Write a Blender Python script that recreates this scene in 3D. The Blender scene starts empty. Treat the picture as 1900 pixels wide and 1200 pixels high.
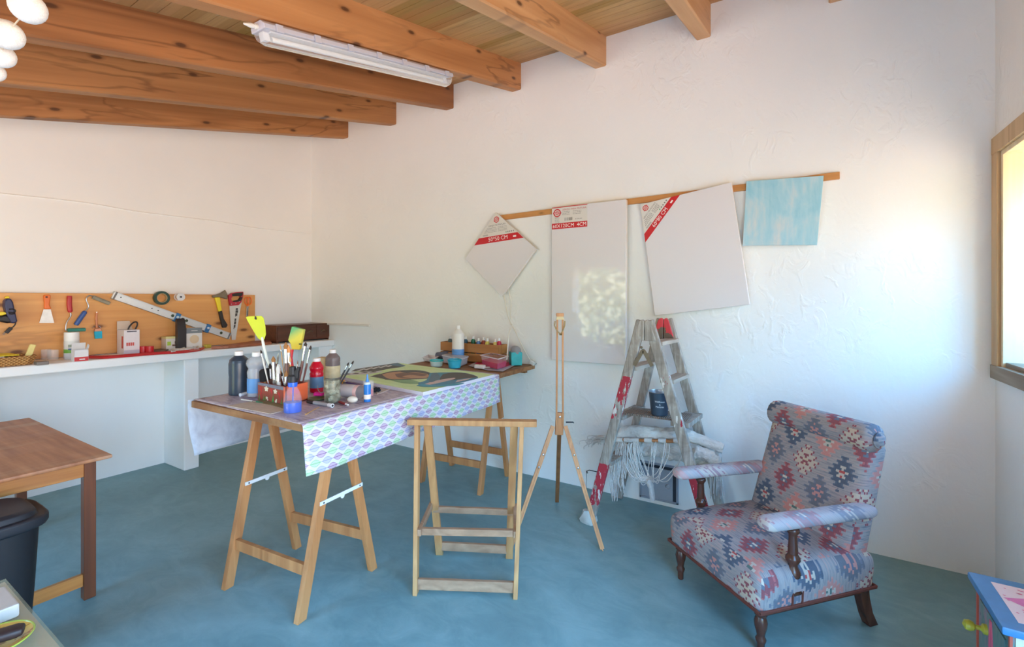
import bpy, bmesh, math, random
from mathutils import Vector, Matrix
PI = math.pi
C = bpy.context.scene.collection
V = Vector
random.seed(7)

# ---------------------------------------------------------------- surveying helpers (photo 1900x1200 -> points in the room)
FOC, YAW, EYE = 860.0, math.radians(31.8), 1.45
HZ = 557.0
SA, CA = math.sin(YAW), math.cos(YAW)
YW, XL, XR = 3.35, -4.82, 0.86          # far wall, left wall, right wall
ZT = 0.923                              # work table surface
ZS = 1.012                              # masonry shelf surface
def ray(px, py):
    u = (px-950)/FOC
    return V((-SA+u*CA, CA+u*SA, (HZ-py)/FOC))
def G(px, py, z=0.0):                   # point seen at a pixel, on a level surface z
    r = ray(px, py); return r*((z-EYE)/r.z)+V((0, 0, EYE))
def WY(px, py, y=YW):                   # ... on a plane parallel to the far wall
    r = ray(px, py); return r*(y/r.y)+V((0, 0, EYE))
def WX(px, py, x=XL):                   # ... on a plane parallel to the left wall
    r = ray(px, py); return r*(x/r.x)+V((0, 0, EYE))
def depth(p): return -p.x*SA+p.y*CA
def mpp(p): return depth(p)/FOC         # metres per pixel at p

# ---------------------------------------------------------------- colours and materials
def S(r, g, b, a=1.0):
    f = lambda c: c/12.92 if c <= .04045 else ((c+.055)/1.055)**2.4
    return (f(r/255), f(g/255), f(b/255), a)
class NB:
    def __init__(s, name):
        s.m = bpy.data.materials.new(name); s.m.use_nodes = True
        s.t = s.m.node_tree; s.b = s.t.nodes['Principled BSDF']
    def put(s, sock, v):
        if isinstance(v, bpy.types.NodeSocket): s.t.links.new(v, sock)
        else: sock.default_value = v
    def n(s, typ, ins=None, out=0, **props):
        nd = s.t.nodes.new(typ)
        for k, v in props.items(): setattr(nd, k, v)
        for k, v in (ins or {}).items(): s.put(nd.inputs[k], v)
        return nd.outputs[out]
    def math(s, op, a, b=None, c=None):
        nd = s.t.nodes.new('ShaderNodeMath'); nd.operation = op
        for i, v in enumerate((a, b, c)):
            if v is not None: s.put(nd.inputs[i], v)
        return nd.outputs[0]
    def mix(s, f, a, b, mode='MIX'):
        nd = s.t.nodes.new('ShaderNodeMix'); nd.data_type = 'RGBA'; nd.blend_type = mode
        s.put(nd.inputs[0], f); s.put(nd.inputs[6], a); s.put(nd.inputs[7], b)
        return nd.outputs[2]
    def ramp(s, f, stops, interp='LINEAR'):
        nd = s.t.nodes.new('ShaderNodeValToRGB'); nd.color_ramp.interpolation = interp
        el = nd.color_ramp.elements
        while len(el) < len(stops): el.new(.5)
        for e, (p, c) in zip(el, stops):
            e.position = p; e.color = c if len(c) == 4 else (*c, 1)
        s.put(nd.inputs[0], f); return nd.outputs[0]
    def coord(s, which='Object', scale=(1, 1, 1), rot=(0, 0, 0), loc=(0, 0, 0), pre=None):
        tc = s.t.nodes.new('ShaderNodeTexCoord')
        mp = s.t.nodes.new('ShaderNodeMapping'); src = tc.outputs[which]
        if pre:
            m0 = s.t.nodes.new('ShaderNodeMapping'); m0.inputs['Rotation'].default_value = pre
            s.t.links.new(src, m0.inputs[0]); src = m0.outputs[0]
        s.t.links.new(src, mp.inputs[0])
        mp.inputs['Scale'].default_value = scale; mp.inputs['Rotation'].default_value = rot
        mp.inputs['Location'].default_value = loc
        return mp.outputs[0]
    def noise(s, vec, scale, detail=3, rough=.5, dist=0, out=0, typ='FBM'):
        nd = s.t.nodes.new('ShaderNodeTexNoise'); nd.noise_type = typ
        s.put(nd.inputs['Vector'], vec); nd.inputs['Scale'].default_value = scale
        nd.inputs['Detail'].default_value = detail; nd.inputs['Roughness'].default_value = rough
        nd.inputs['Distortion'].default_value = dist
        return nd.outputs[out]
    def vor(s, vec, scale, feature='F1', out=0, rnd=1.0):
        nd = s.t.nodes.new('ShaderNodeTexVoronoi'); nd.feature = feature
        s.put(nd.inputs['Vector'], vec); nd.inputs['Scale'].default_value = scale
        if 'Randomness' in nd.inputs: nd.inputs['Randomness'].default_value = rnd
        return nd.outputs[out]
    def sep(s, vec):
        nd = s.t.nodes.new('ShaderNodeSeparateXYZ'); s.put(nd.inputs[0], vec); return nd.outputs
    def comb(s, x, y, z=0.0):
        nd = s.t.nodes.new('ShaderNodeCombineXYZ')
        for i, v in enumerate((x, y, z)): s.put(nd.inputs[i], v)
        return nd.outputs[0]
    def bump(s, h, strength=.3, dist=.01):
        nd = s.t.nodes.new('ShaderNodeBump'); s.put(nd.inputs['Height'], h)
        nd.inputs['Strength'].default_value = strength; nd.inputs['Distance'].default_value = dist
        s.t.links.new(nd.outputs[0], s.b.inputs['Normal'])
    def fin(s, col=None, rough=.5, metal=0., spec=.5, **kw):
        if col is not None: s.put(s.b.inputs['Base Color'], col)
        s.put(s.b.inputs['Roughness'], rough); s.put(s.b.inputs['Metallic'], metal)
        s.put(s.b.inputs['Specular IOR Level'], spec)
        for k, v in kw.items(): s.put(s.b.inputs[k.replace('_', ' ')], v)
        return s.m
_pl = {}
def P(r, g, b, rough=.5, metal=0., var=.06, **kw):          # plain coloured stuff with a slight mottling
    k = (r, g, b, rough, metal, var, tuple(sorted(kw.items())))
    if k in _pl: return _pl[k]
    n = NB('surface'); c = S(r, g, b)
    if var > 0:
        f = n.noise(n.coord(), 28, 3)
        col = n.mix(f, tuple(x*(1-var) for x in c[:3])+(1,), tuple(min(1, x*(1+var)) for x in c[:3])+(1,))
    else: col = c
    _pl[k] = n.fin(col, rough, metal, **kw); return _pl[k]
def wood(light, dark, axis=1, fine=1.0, rough=.55, knots=.5, knotcol=None, wear=0., wearcol=(190, 180, 165), loc=(0, 0, 0), flat=None, rot=(0, 0, 0), swirl=1.):
    n = NB('wood')
    sc = [9*fine]*3; sc[axis] = .7*fine
    v = n.coord(scale=sc, loc=loc, pre=rot)
    big = n.noise(v, .8, 2, .5, .6)
    rings = n.math('FRACT', n.math('MULTIPLY', n.noise(v, .55*swirl, 2, .45, .3), 7.0))
    rings = n.math('ABSOLUTE', n.math('SUBTRACT', rings, .5))
    sc2 = [90*fine]*3; sc2[axis] = 2.5*fine
    grain = n.noise(n.coord(scale=sc2, loc=loc, pre=rot), 1, 3)
    f = n.math('ADD', n.math('MULTIPLY', rings, .7), n.math('ADD', n.math('MULTIPLY', big, .55), n.math('MULTIPLY', grain, .35)))
    col = n.ramp(n.math('MULTIPLY', f, .85), [(.18, S(*dark)), (.78, S(*light))])
    if knots:
        sk = [6.6*fine]*3; sk[axis] = 2.6*fine
        kv = n.coord(scale=sk, loc=(loc[0]+.37, loc[1]+.11, loc[2]+.23), pre=rot)
        if flat is not None:
            s3 = n.sep(kv); o2 = [i for i in range(3) if i != flat]
            nd = n.t.nodes.new('ShaderNodeTexVoronoi'); nd.voronoi_dimensions = '2D'; nd.inputs['Scale'].default_value = 1.
            n.t.links.new(n.comb(s3[o2[0]], s3[o2[1]], 0.), nd.inputs['Vector']); k = nd.outputs['Distance']
        else: k = n.vor(kv, 1.0)
        kf = n.ramp(k, [(.0, (1, 1, 1)), (.04, (.9, .9, .9)), (.06, (.35, .35, .35)), (.10, (0, 0, 0))])
        kc = S(*(knotcol or tuple(int(x*.45) for x in dark)))
        col = n.mix(n.math('MULTIPLY', kf, knots), col, kc)
        if flat is not None:                     # drying cracks and dark resin streaks along the grain
            sk2 = [5.5*fine]*3; sk2[axis] = .9*fine; sk2[flat] = .2
            cr = n.math('ABSOLUTE', n.math('SUBTRACT', n.noise(n.coord(scale=sk2, loc=(loc[2]+4., loc[0], loc[1]+1.), pre=rot), 1., 4, .55, .4), .5))
            msk = n.ramp(n.noise(n.coord(scale=[x*.45 for x in sk2], loc=(7., 3., loc[0]), pre=rot), 1., 2), [(.50, (0, 0, 0)), (.60, (1, 1, 1))])
            cf = n.math('MULTIPLY', n.ramp(cr, [(0, (1, 1, 1)), (.007, (.8, .8, .8)), (.020, (0, 0, 0))]), msk)
            col = n.mix(n.math('MULTIPLY', cf, .45), col, kc)
    if wear:
        w = n.ramp(n.noise(n.coord(scale=(1, 1, 1)), 5, 5, .65), [(.48, (0, 0, 0)), (.62, (1, 1, 1))])
        col = n.mix(n.math('MULTIPLY', w, wear), col, S(*wearcol))
    n.bump(n.math('ADD', grain, rings), .12, .003)
    return n.fin(col, rough)

# ---------------------------------------------------------------- mesh collecting
class MB:
    def __init__(s): s.v = []; s.f = []; s.mi = []; s.uv = {}; s.M = Matrix(); s.cur = 0
    def add(s, vs, fs):
        o = len(s.v); s.v += [s.M @ V(p) for p in vs]
        for f in fs: s.f.append([i+o for i in f]); s.mi.append(s.cur)
        return o
    def mat(s, i): s.cur = i; return s
    def at(s, M): s.M = M if M is not None else Matrix(); return s
    def box(s, c, d, R=None, bev=0.):
        c = V(c); hx, hy, hz = d[0]/2, d[1]/2, d[2]/2
        R = R or Matrix()
        if bev:
            return s.rbox(c, d, min(bev, min(d)*.49), R)
        vs = [c+R@V((x*hx, y*hy, z*hz)) for x, y, z in ((-1,-1,-1),(1,-1,-1),(1,1,-1),(-1,1,-1),(-1,-1,1),(1,-1,1),(1,1,1),(-1,1,1))]
        s.add(vs, [(0,3,2,1),(4,5,6,7),(0,1,5,4),(1,2,6,5),(2,3,7,6),(3,0,4,7)]); return s
    def rbox(s, c, d, r, R=None, seg=2):
        bm = bmesh.new(); bmesh.ops.create_cube(bm, size=1)
        for v in bm.verts: v.co = V((v.co.x*d[0], v.co.y*d[1], v.co.z*d[2]))
        bmesh.ops.bevel(bm, geom=bm.edges[:], offset=r, segments=seg, profile=.5, affect='EDGES')
        bm.verts.index_update()
        c = V(c); R = R or Matrix()
        s.add([c+R@v.co for v in bm.verts], [[v.index for v in f.verts] for f in bm.faces]); bm.free(); return s
    def bar(s, p, q, w, t, up=(0, 0, 1), bev=0.):           # w across, t along 'up'
        p, q = V(p), V(q); a = (q-p); L = a.length; a.normalize()
        up = V(up); side = a.cross(up).normalized(); up = side.cross(a).normalized()
        R = Matrix((a, side, up)).transposed().to_4x4()
        return s.box((p+q)/2, (L, w, t), R, bev)
    def poly(s, pts, dv):                                   # prism from an outline
        n = len(pts); dv = V(dv); pts = [V(p) for p in pts]
        nrm = V((0, 0, 0))
        for i in range(n): nrm += pts[i].cross(pts[(i+1) % n])
        if nrm.dot(dv) > 0: pts = pts[::-1]
        vs = pts+[p+dv for p in pts]
        s.add(vs, [list(range(n)), list(range(2*n-1, n-1, -1))]+[[(i+1) % n, i, n+i, n+(i+1) % n] for i in range(n)]); return s
    def face(s, pts): s.add(pts, [list(range(len(pts)))]); return s
    def tube(s, pts, r, n=8, closed=False, cap=True):
        pts = [V(p) for p in pts]; m = len(pts)
        rs = r if isinstance(r, (list, tuple)) else [r]*m
        tg = []
        for i in range(m):
            a = pts[i-1] if (i > 0 or closed) else pts[i]; b = pts[(i+1) % m] if (i < m-1 or closed) else pts[i]
            t = (b-a); tg.append(t.normalized() if t.length > 1e-9 else V((0, 0, 1)))
        ref = V((0, 0, 1)) if abs(tg[0].z) < .9 else V((1, 0, 0))
        nrm = tg[0].cross(ref).normalized(); vs = []
        for i in range(m):
            nrm = (nrm-tg[i]*nrm.dot(tg[i]))
            nrm = nrm.normalized() if nrm.length > 1e-6 else tg[i].cross(V((1, 0, 0))).normalized()
            bn = tg[i].cross(nrm)
            vs += [pts[i]+(nrm*math.cos(2*PI*k/n)+bn*math.sin(2*PI*k/n))*rs[i] for k in range(n)]
        fs = []
        for i in range(m if closed else m-1):
            for k in range(n):
                a, b = i*n+k, i*n+(k+1) % n; j = ((i+1) % m)*n
                fs.append((a, b, j+(k+1) % n, j+k))
        if cap and not closed: fs += [list(range(n-1, -1, -1)), list(range((m-1)*n, m*n))]
        s.add(vs, fs); return s
    def lathe(s, prof, c=(0, 0, 0), n=24, R=None, cap=True, sx=1., sy=1.):
        c = V(c); R = R or Matrix(); vs = []; fs = []
        for r, z in prof: vs += [c+R@V((r*sx*math.cos(2*PI*k/n), r*sy*math.sin(2*PI*k/n), z)) for k in range(n)]
        for i in range(len(prof)-1):
            for k in range(n): fs.append((i*n+k, i*n+(k+1) % n, (i+1)*n+(k+1) % n, (i+1)*n+k))
        if cap: fs += [list(range(n-1, -1, -1)), list(range((len(prof)-1)*n, len(prof)*n))]
        s.add(vs, fs); return s
    def ball(s, c, r, n=16, R=None):
        r = r if isinstance(r, (list, tuple)) else (r, r, r)
        m = n//2; prof = [(max(math.sin(PI*i/m), 1e-4), -math.cos(PI*i/m)) for i in range(m+1)]
        R = (R or Matrix()) @ Matrix.Diagonal((r[0], r[1], r[2], 1))
        return s.lathe(prof, c, n, R)
    def grid(s, fn, nu, nv, uvfn=None):
        o = len(s.v)
        vs = [fn(i/nu, j/nv) for i in range(nu+1) for j in range(nv+1)]
        s.add(vs, [(i*(nv+1)+j, (i+1)*(nv+1)+j, (i+1)*(nv+1)+j+1, i*(nv+1)+j+1) for i in range(nu) for j in range(nv)])
        if uvfn:
            for i in range(nu+1):
                for j in range(nv+1): s.uv[o+i*(nv+1)+j] = uvfn(i/nu, j/nv)
        return s
    def cushion(s, c, d, r, seg=(10, 10, 6), R=None, deform=None):   # rounded, subdivided box
        c = V(c); R = R or Matrix(); h = V(d)/2; inner = [max(x-r, 0.0) for x in h]
        idx = {}; vs = []; fs = []
        def pt(i, j, k):
            key = (i, j, k)
            if key not in idx:
                p = V((-h.x+d[0]*i/seg[0], -h.y+d[1]*j/seg[1], -h.z+d[2]*k/seg[2]))
                q = V([max(-a, min(a, x)) for a, x in zip(inner, p)])
                e = p-q
                p2 = q+e.normalized()*r if e.length > 1e-9 else p
                if deform: p2 = deform(p2)
                idx[key] = len(vs); vs.append(c+R@p2)
            return idx[key]
        A, B, D = seg
        for i in range(A):
            for j in range(B):
                fs.append((pt(i,j,0), pt(i,j+1,0), pt(i+1,j+1,0), pt(i+1,j,0))); fs.append((pt(i,j,D), pt(i+1,j,D), pt(i+1,j+1,D), pt(i,j+1,D)))
        for i in range(A):
            for k in range(D):
                fs.append((pt(i,0,k), pt(i+1,0,k), pt(i+1,0,k+1), pt(i,0,k+1))); fs.append((pt(i,B,k), pt(i,B,k+1), pt(i+1,B,k+1), pt(i+1,B,k)))
        for j in range(B):
            for k in range(D):
                fs.append((pt(0,j,k), pt(0,j,k+1), pt(0,j+1,k+1), pt(0,j+1,k))); fs.append((pt(A,j,k), pt(A,j+1,k), pt(A,j+1,k+1), pt(A,j,k+1)))
        s.add(vs, fs); return s
    def text(s, body, size, M, extrude=.0004, align='CENTER', width=None):
        cu = bpy.data.curves.new('t', 'FONT'); cu.body = body; cu.size = size; cu.align_x = align; cu.align_y = 'CENTER'
        cu.resolution_u = 2
        ob = bpy.data.objects.new('t', cu); C.objects.link(ob)
        dg = bpy.context.evaluated_depsgraph_get(); me = bpy.data.meshes.new_from_object(ob.evaluated_get(dg))
        co = [v.co.copy() for v in me.vertices]
        if width and co:
            w = max(p.x for p in co)-min(p.x for p in co); co = [V((p.x*width/w, p.y, p.z)) for p in co]
        old = s.M; s.M = s.M @ M
        s.add([V((p.x, p.y, extrude)) for p in co], [list(p.vertices) for p in me.polygons]); s.M = old
        bpy.data.objects.remove(ob); bpy.data.curves.remove(cu); bpy.data.meshes.remove(me); return s

ORG = {}
def thing(name, label, cat, loc=(0, 0, 0), rz=0., group=None, world=True, kind=None):
    o = bpy.data.objects.new(name, None); C.objects.link(o)
    o.location = loc; o.rotation_euler = (0, 0, rz); o.empty_display_size = .05
    tag(o, label, cat, group, kind)
    ORG[o] = V(loc) if world else V((0, 0, 0)); return o
def tag(o, label=None, cat=None, group=None, kind=None):
    if label: o['label'] = label
    if cat: o['category'] = cat
    if group: o['group'] = group
    if kind: o['kind'] = kind
    return o
def obj(name, mb, mats, parent=None, smooth=35, uvfn=None, bev=0., label=None, origin=None):
    if not isinstance(mats, (list, tuple)): mats = [mats]
    me = bpy.data.meshes.new(name)
    off = ORG.get(parent, V((0, 0, 0))) if parent else (V(origin) if origin is not None else V((0, 0, 0)))
    me.from_pydata([v-off for v in mb.v], [], mb.f)
    for m in mats: me.materials.append(m)
    me.polygons.foreach_set('material_index', mb.mi)
    if uvfn or mb.uv:
        ul = me.uv_layers.new(name='uv')
        for p in me.polygons:
            for li in p.loop_indices:
                vi = me.loops[li].vertex_index
                if vi in mb.uv: ul.data[li].uv = mb.uv[vi]
                elif uvfn: ul.data[li].uv = uvfn(mb.v[vi], p.normal)
    me.validate(); me.update()
    if smooth:
        me.polygons.foreach_set('use_smooth', [True]*len(me.polygons)); me.set_sharp_from_angle(angle=math.radians(smooth))
    o = bpy.data.objects.new(name, me); C.objects.link(o)
    if parent: o.parent = parent
    elif origin is not None: o.location = origin
    ORG[o] = off
    if bev:
        b = o.modifiers.new('edge', 'BEVEL'); b.width = bev; b.segments = 2; b.limit_method = 'ANGLE'
    if smooth and smooth < 60:
        wn = o.modifiers.new('normals', 'WEIGHTED_NORMAL'); wn.keep_sharp = True
    if label: o['label'] = label
    return o
def solo(name, mb, mats, label, cat, group=None, **kw):
    vs = mb.v; c = V((sum(v.x for v in vs)/len(vs), sum(v.y for v in vs)/len(vs), min(v.z for v in vs)))
    return tag(obj(name, mb, mats, None, origin=c, **kw), label, cat, group)
def struct(name, mb, mats, parent=None, **kw):
    o = obj(name, mb, mats, parent, **kw)
    if not parent: o['kind'] = 'structure'
    return o
def arc(c, r, a0, a1, n, ax=V((1, 0, 0)), ay=V((0, 0, 1))):
    return [V(c)+ax*r*math.cos(a0+(a1-a0)*i/n)+ay*r*math.sin(a0+(a1-a0)*i/n) for i in range(n+1)]
def curve(pts, n=6):                                         # Catmull-Rom through points
    pts = [V(p) for p in pts]; out = []
    for i in range(len(pts)-1):
        p0 = pts[max(i-1, 0)]; p1 = pts[i]; p2 = pts[i+1]; p3 = pts[min(i+2, len(pts)-1)]
        for k in range(n):
            t = k/n
            out.append(.5*((2*p1)+(p2-p0)*t+(2*p0-5*p1+4*p2-p3)*t*t+(3*p1-p0-3*p2+p3)*t**3))
    return out+[pts[-1]]

# ================================================================ THE ROOM
def plaster(rid, strength):
    n = NB('plaster')
    v = n.coord()
    low = n.noise(v, 2.6, 3, .5, .6)
    st = n.noise(n.coord(scale=(1, 1, .72), rot=(0, .3, 0)), 10., 3, .5, 1.0)
    marks = n.ramp(st, [(.52, (0, 0, 0)), (.66, (1, 1, 1)), (.72, (.4, .4, .4)), (.8, (.2, .2, .2))])
    patch = n.ramp(n.noise(n.coord(loc=(3, 1, 2)), 1.7, 2), [(.42, (.1, .1, .1)), (.6, (1, 1, 1))])
    fine = n.noise(n.coord(scale=(1, 1, .6)), 30, 3, .6)
    st2 = n.noise(n.coord(scale=(1, 1, .5), rot=(0, -.5, 0), loc=(5, 5, 5)), 19., 3, .5, .7)
    h = n.math('ADD', n.math('MULTIPLY', n.math('MULTIPLY', marks, patch), rid*.6), n.math('ADD', n.math('MULTIPLY', low, 1.2), n.math('ADD', n.math('MULTIPLY', st2, rid*.5), n.math('MULTIPLY', fine, rid*.16))))
    n.bump(h, strength, .012)
    col = n.mix(n.noise(v, 2.2, 4), S(240, 238, 235), S(248, 246, 243))
    return n.fin(col, .75, 0, .25)
M_PLW = plaster(.75, .42)
M_PLL = plaster(.12, .14)
def floor_mat():
    n = NB('polished_concrete'); v = n.coord()
    a = n.noise(v, 1.3, 5, .6, .9); b = n.noise(n.coord(scale=(1, 1.7, 1), rot=(0, 0, .7)), 4.5, 6, .68, 1.2)
    f = n.math('ADD', n.math('MULTIPLY', a, .55), n.math('MULTIPLY', b, .5))
    col = n.ramp(f, [(.28, S(102, 134, 136)), (.5, S(122, 155, 156)), (.72, S(146, 176, 176))])
    sp = n.ramp(n.noise(v, 60, 2), [(.70, (0, 0, 0)), (.76, (1, 1, 1))])
    col = n.mix(n.math('MULTIPLY', sp, .18), col, S(165, 185, 188))
    n.bump(b, .05, .004)
    return n.fin(col, n.math('MULTIPLY_ADD', b, .25, .36), 0, .4)
M_FLOOR = floor_mat()
YF = -1.6
TB = math.tan(math.radians(13.7))
def zb(y): return 3.22-TB*(YW-y)      # underside of the beams
def zc(y): return 3.44-TB*(YW-y)      # underside of the boards
mb = MB(); mb.grid(lambda u, v: (XL-.4+(XR-XL+1.0)*u, YF-.3+(YW-YF+.6)*v, 0), 12, 12)
struct('floor', mb, M_FLOOR)
# far wall, with the little hatch opening left flush behind the hatch door
mb = MB(); mb.box(((XL+XR)/2, YW+.15, 1.8), (XR-XL+1.2, .3, 3.9)); struct('wall_back', mb, M_PLW)
mb = MB()
mb.poly([(XL, YF-.3, -.05), (XL, YW+.1, -.05), (XL, YW+.1, 3.7), (XL, YF-.3, zc(YF-.3)+.15)], (-.3, 0, 0)); struct('wall_left', mb, M_PLL)
# ridge across the left wall where two coats of plaster meet
mb = MB(); pts = [WX(px, py, XL+.001) for px, py in ((-60, 352), (10, 360), (90, 368), (170, 378), (250, 392), (330, 402), (410, 412), (480, 424), (575, 434))]
mb.tube(curve(pts, 4), .006, 6); struct('trim_1', mb, M_PLL)
# right wall with window opening
gy_a, gy_b, gz_b = -1.45, 1.25, 2.15        # wide terrace doorway in the right wall, beside the camera
wy0, wy1, wz0, wz1 = 2.25, 3.235, 1.12, 2.19
mb = MB(); TW = .34
for y0, y1, z0, z1 in ((wy1, YW+.2, -.05, 3.8), (wy0, wy1, -.05, wz0), (wy0, wy1, wz1, 3.8), (gy_b, wy0, -.05, 3.8), (YF-.3, gy_a, -.05, 3.8), (gy_a, gy_b, gz_b, 3.8)):
    mb.box((XR+TW/2, (y0+y1)/2, (z0+z1)/2), (TW, y1-y0, z1-z0))
struct('wall_right', mb, M_PLW)
# wall behind the camera with the wide doorway to the terrace
dx0, dx1, dz1 = -3.7, -2.3, 2.06
mb = MB()
for x0, x1, z0, z1 in ((XL-.3, dx0, -.05, 3.0), (dx1, XR+.3, -.05, 3.0), (dx0, dx1, dz1, 3.0)):
    mb.box(((x0+x1)/2, YF-.15, (z0+z1)/2), (x1-x0, .3, z1-z0))
struct('wall_front', mb, M_PLL)
# window: lined with pale boards, older board for the sill
M_PINE = wood((234, 216, 182), (208, 180, 138), 2, .8, .5, .75, (150, 96, 52))
M_PINEF = wood((214, 180, 138), (176, 138, 98), 2, .9, .6, .8, (84, 54, 38))
M_GREYW = wood((168, 152, 130), (118, 100, 84), 1, 1., .7, .7, (60, 44, 36))
mb = MB(); t = .028
mb.box((XR+TW/2, wy1-.012, (wz0+wz1)/2), (TW+.02, .024, wz1-wz0)); mb.box((XR+TW/2, wy0+.012, (wz0+wz1)/2), (TW+.02, .024, wz1-wz0))
mb.box((XR+TW/2, (wy0+wy1)/2, wz1-.012), (TW+.02, wy1-wy0-.048, .024))
w1 = struct('window_1', mb, M_PINE, bev=.002)
mb = MB()
mb.box((XR-.012, wy1+.038, (wz0+wz1)/2), (.026, .072, wz1-wz0)); mb.box((XR-.012, wy0-.038, (wz0+wz1)/2), (.026, .072, wz1-wz0))
mb.box((XR-.012, (wy0+wy1)/2, wz1+.042), (.028, wy1-wy0+.148, .085)); struct('window_frame', mb, M_PINEF, w1, bev=.002)
mb = MB(); mb.box((XR-.014, (wy0+wy1)/2, wz0-.032), (.032, wy1-wy0+.15, .068)); mb.box((XR+TW/2, (wy0+wy1)/2, wz0+.012), (TW, wy1-wy0-.05, .024))
struct('window_sill', mb, M_GREYW, w1, bev=.002)
mb = MB()
for y in (wy0+.02, (wy0+wy1)/2, wy1-.02): mb.box((XR+TW-.03, y, (wz0+wz1)/2), (.045, .045, wz1-wz0))
for z in (wz0+.02, wz1-.02): mb.box((XR+TW-.03, (wy0+wy1)/2, z), (.045, wy1-wy0, .045))
struct('window_sash', mb, M_PINE, w1)
mb = MB(); mb.box((XR+TW-.03, (wy0+wy1)/2, (wz0+wz1)/2), (.004, wy1-wy0-.05, wz1-wz0-.05))
n = NB('pane'); tr = n.t.nodes.new('ShaderNodeBsdfTransparent'); gl = n.t.nodes.new('ShaderNodeBsdfGlossy'); gl.inputs['Roughness'].default_value = .0
mx = n.t.nodes.new('ShaderNodeMixShader'); mx.inputs[0].default_value = .05
n.t.links.new(tr.outputs[0], mx.inputs[1]); n.t.links.new(gl.outputs[0], mx.inputs[2]); n.t.links.new(mx.outputs[0], n.t.nodes['Material Output'].inputs[0])
struct('window_pane', mb, n.m, w1)
# ceiling boards running across the beams
n = NB('ceiling_boards'); v = n.coord(); yy = n.sep(v)[1]
pid = n.math('FLOOR', n.math('DIVIDE', yy, .108))
rn = n.n('ShaderNodeTexWhiteNoise', {'W': pid}, noise_dimensions='1D')
gr = n.noise(n.coord(scale=(1.2, 60, 60)), 1, 3); bl = n.noise(n.coord(scale=(1.5, 5, 1)), 1.5, 4, .6)
base = n.ramp(rn, [(0, S(188, 140, 80)), (.3, S(216, 176, 116)), (.6, S(204, 152, 104)), (.8, S(178, 144, 74)), (1, S(220, 172, 120))])
base = n.mix(n.math('MULTIPLY', gr, .5), base, S(150, 104, 58)); base = n.mix(n.ramp(bl, [(.5, (0, 0, 0)), (.75, (.5, .5, .5))]), base, S(126, 102, 62))
stn = n.ramp(n.noise(n.coord(scale=(1, 1, 1)), 1.1, 6, .7), [(.66, (0, 0, 0)), (.72, (1, 1, 1))])
base = n.mix(n.math('MULTIPLY', stn, .6), base, S(226, 216, 202))
n.bump(gr, .15, .003); M_CEIL = n.fin(base, .6)
mb = MB(); y = YW+.05; k = 0
while y > YF-.3:
    y0, y1 = y-.105, y
    zz0, zz1 = zc(y0), zc(y1)
    vs = [(XL-.3, y0, zz0), (XR+.5, y0, zz0), (XR+.5, y1, zz1), (XL-.3, y1, zz1)]
    mb.poly(vs, (0, 0, .02)); y -= .108
mb.poly([(XL-.3, YF-.4, zc(YF-.4)+.014), (XR+.5, YF-.4, zc(YF-.4)+.014), (XR+.5, YW+.3, zc(YW+.3)+.014), (XL-.3, YW+.3, zc(YW+.3)+.014)], (0, 0, .06))
struct('ceiling', mb, M_CEIL, smooth=0)
# beams, each one its own
bx = [-4.175, -3.447, -2.711, -1.988, -1.24, -.506, .24]
for i, x1 in enumerate(bx):
    M_B = wood(((188, 128, 78), (188, 130, 80), (182, 120, 72), (204, 144, 92), (214, 164, 116), (218, 168, 120), (214, 164, 116))[i],
               ((138, 86, 48), (142, 90, 52), (118, 70, 38), (166, 106, 60), (184, 130, 82), (188, 134, 86), (184, 130, 82))[i], 1, .75, .55, .9, (70, 36, 20), flat=0, loc=(i*1.7, i*2.3, i), rot=(-math.radians(13.7), 0, 0))
    w = .092; x0 = x1-w; ya, ybk = YF-.2, YW+.02
    mb = MB(); c = .008
    prof = lambda y: [(x0, y, zc(y)+.005), (x0, y, zb(y)+c), (x0+c, y, zb(y)), (x1-c, y, zb(y)), (x1, y, zb(y)+c), (x1, y, zc(y)+.005)]
    a, b = prof(ya), prof(ybk)
    mb.add(a+b, [list(range(6)), list(range(11, 5, -1))]+[[i2, 6+i2, 6+(i2+1) % 6, (i2+1) % 6] for i2 in range(6)])
    # little collar of plaster where the beam enters the wall
    o = struct('ceiling_beam', mb, M_B, smooth=0)
    o['label'] = 'sloping pine ceiling beam, number %d counted from the left wall' % (i+1)
# masonry shelf along the left wall
sy0 = YF
mb = MB(); mb.box(((XL-4.40)/2, (sy0+YW)/2, ZS-.034), (XL+4.40, YW-sy0, .066))
mb.v = [v+V((random.uniform(-.001, .001), 0, 0)) for v in mb.v]
sh = thing('masonry_counter', 'long white plastered masonry counter along the left wall', 'counter', ((XL-4.4)/2, 1.0, 0)); sh['kind'] = 'structure'
obj('slab', mb, M_PLL, sh, bev=.008)
for y0, y1 in ((.62, .765), (1.878, 1.995), (3.18, YW)):
    mb = MB(); mb.box(((XL-4.44)/2, (y0+y1)/2, (ZS-.066)/2), (abs(XL+4.44), y1-y0, ZS-.066)); obj('pillar', mb, M_PLL, sh, bev=.008)
# narrow white strip on the far wall by the corner
mb = MB(); a, b = WY(574, 599, YW-.012), WY(686, 599, YW-.012); mb.bar(a, V((b.x, b.y, a.z)), .024, .022); struct('trim_2', mb, P(228, 222, 214, .5), bev=.003)
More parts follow.
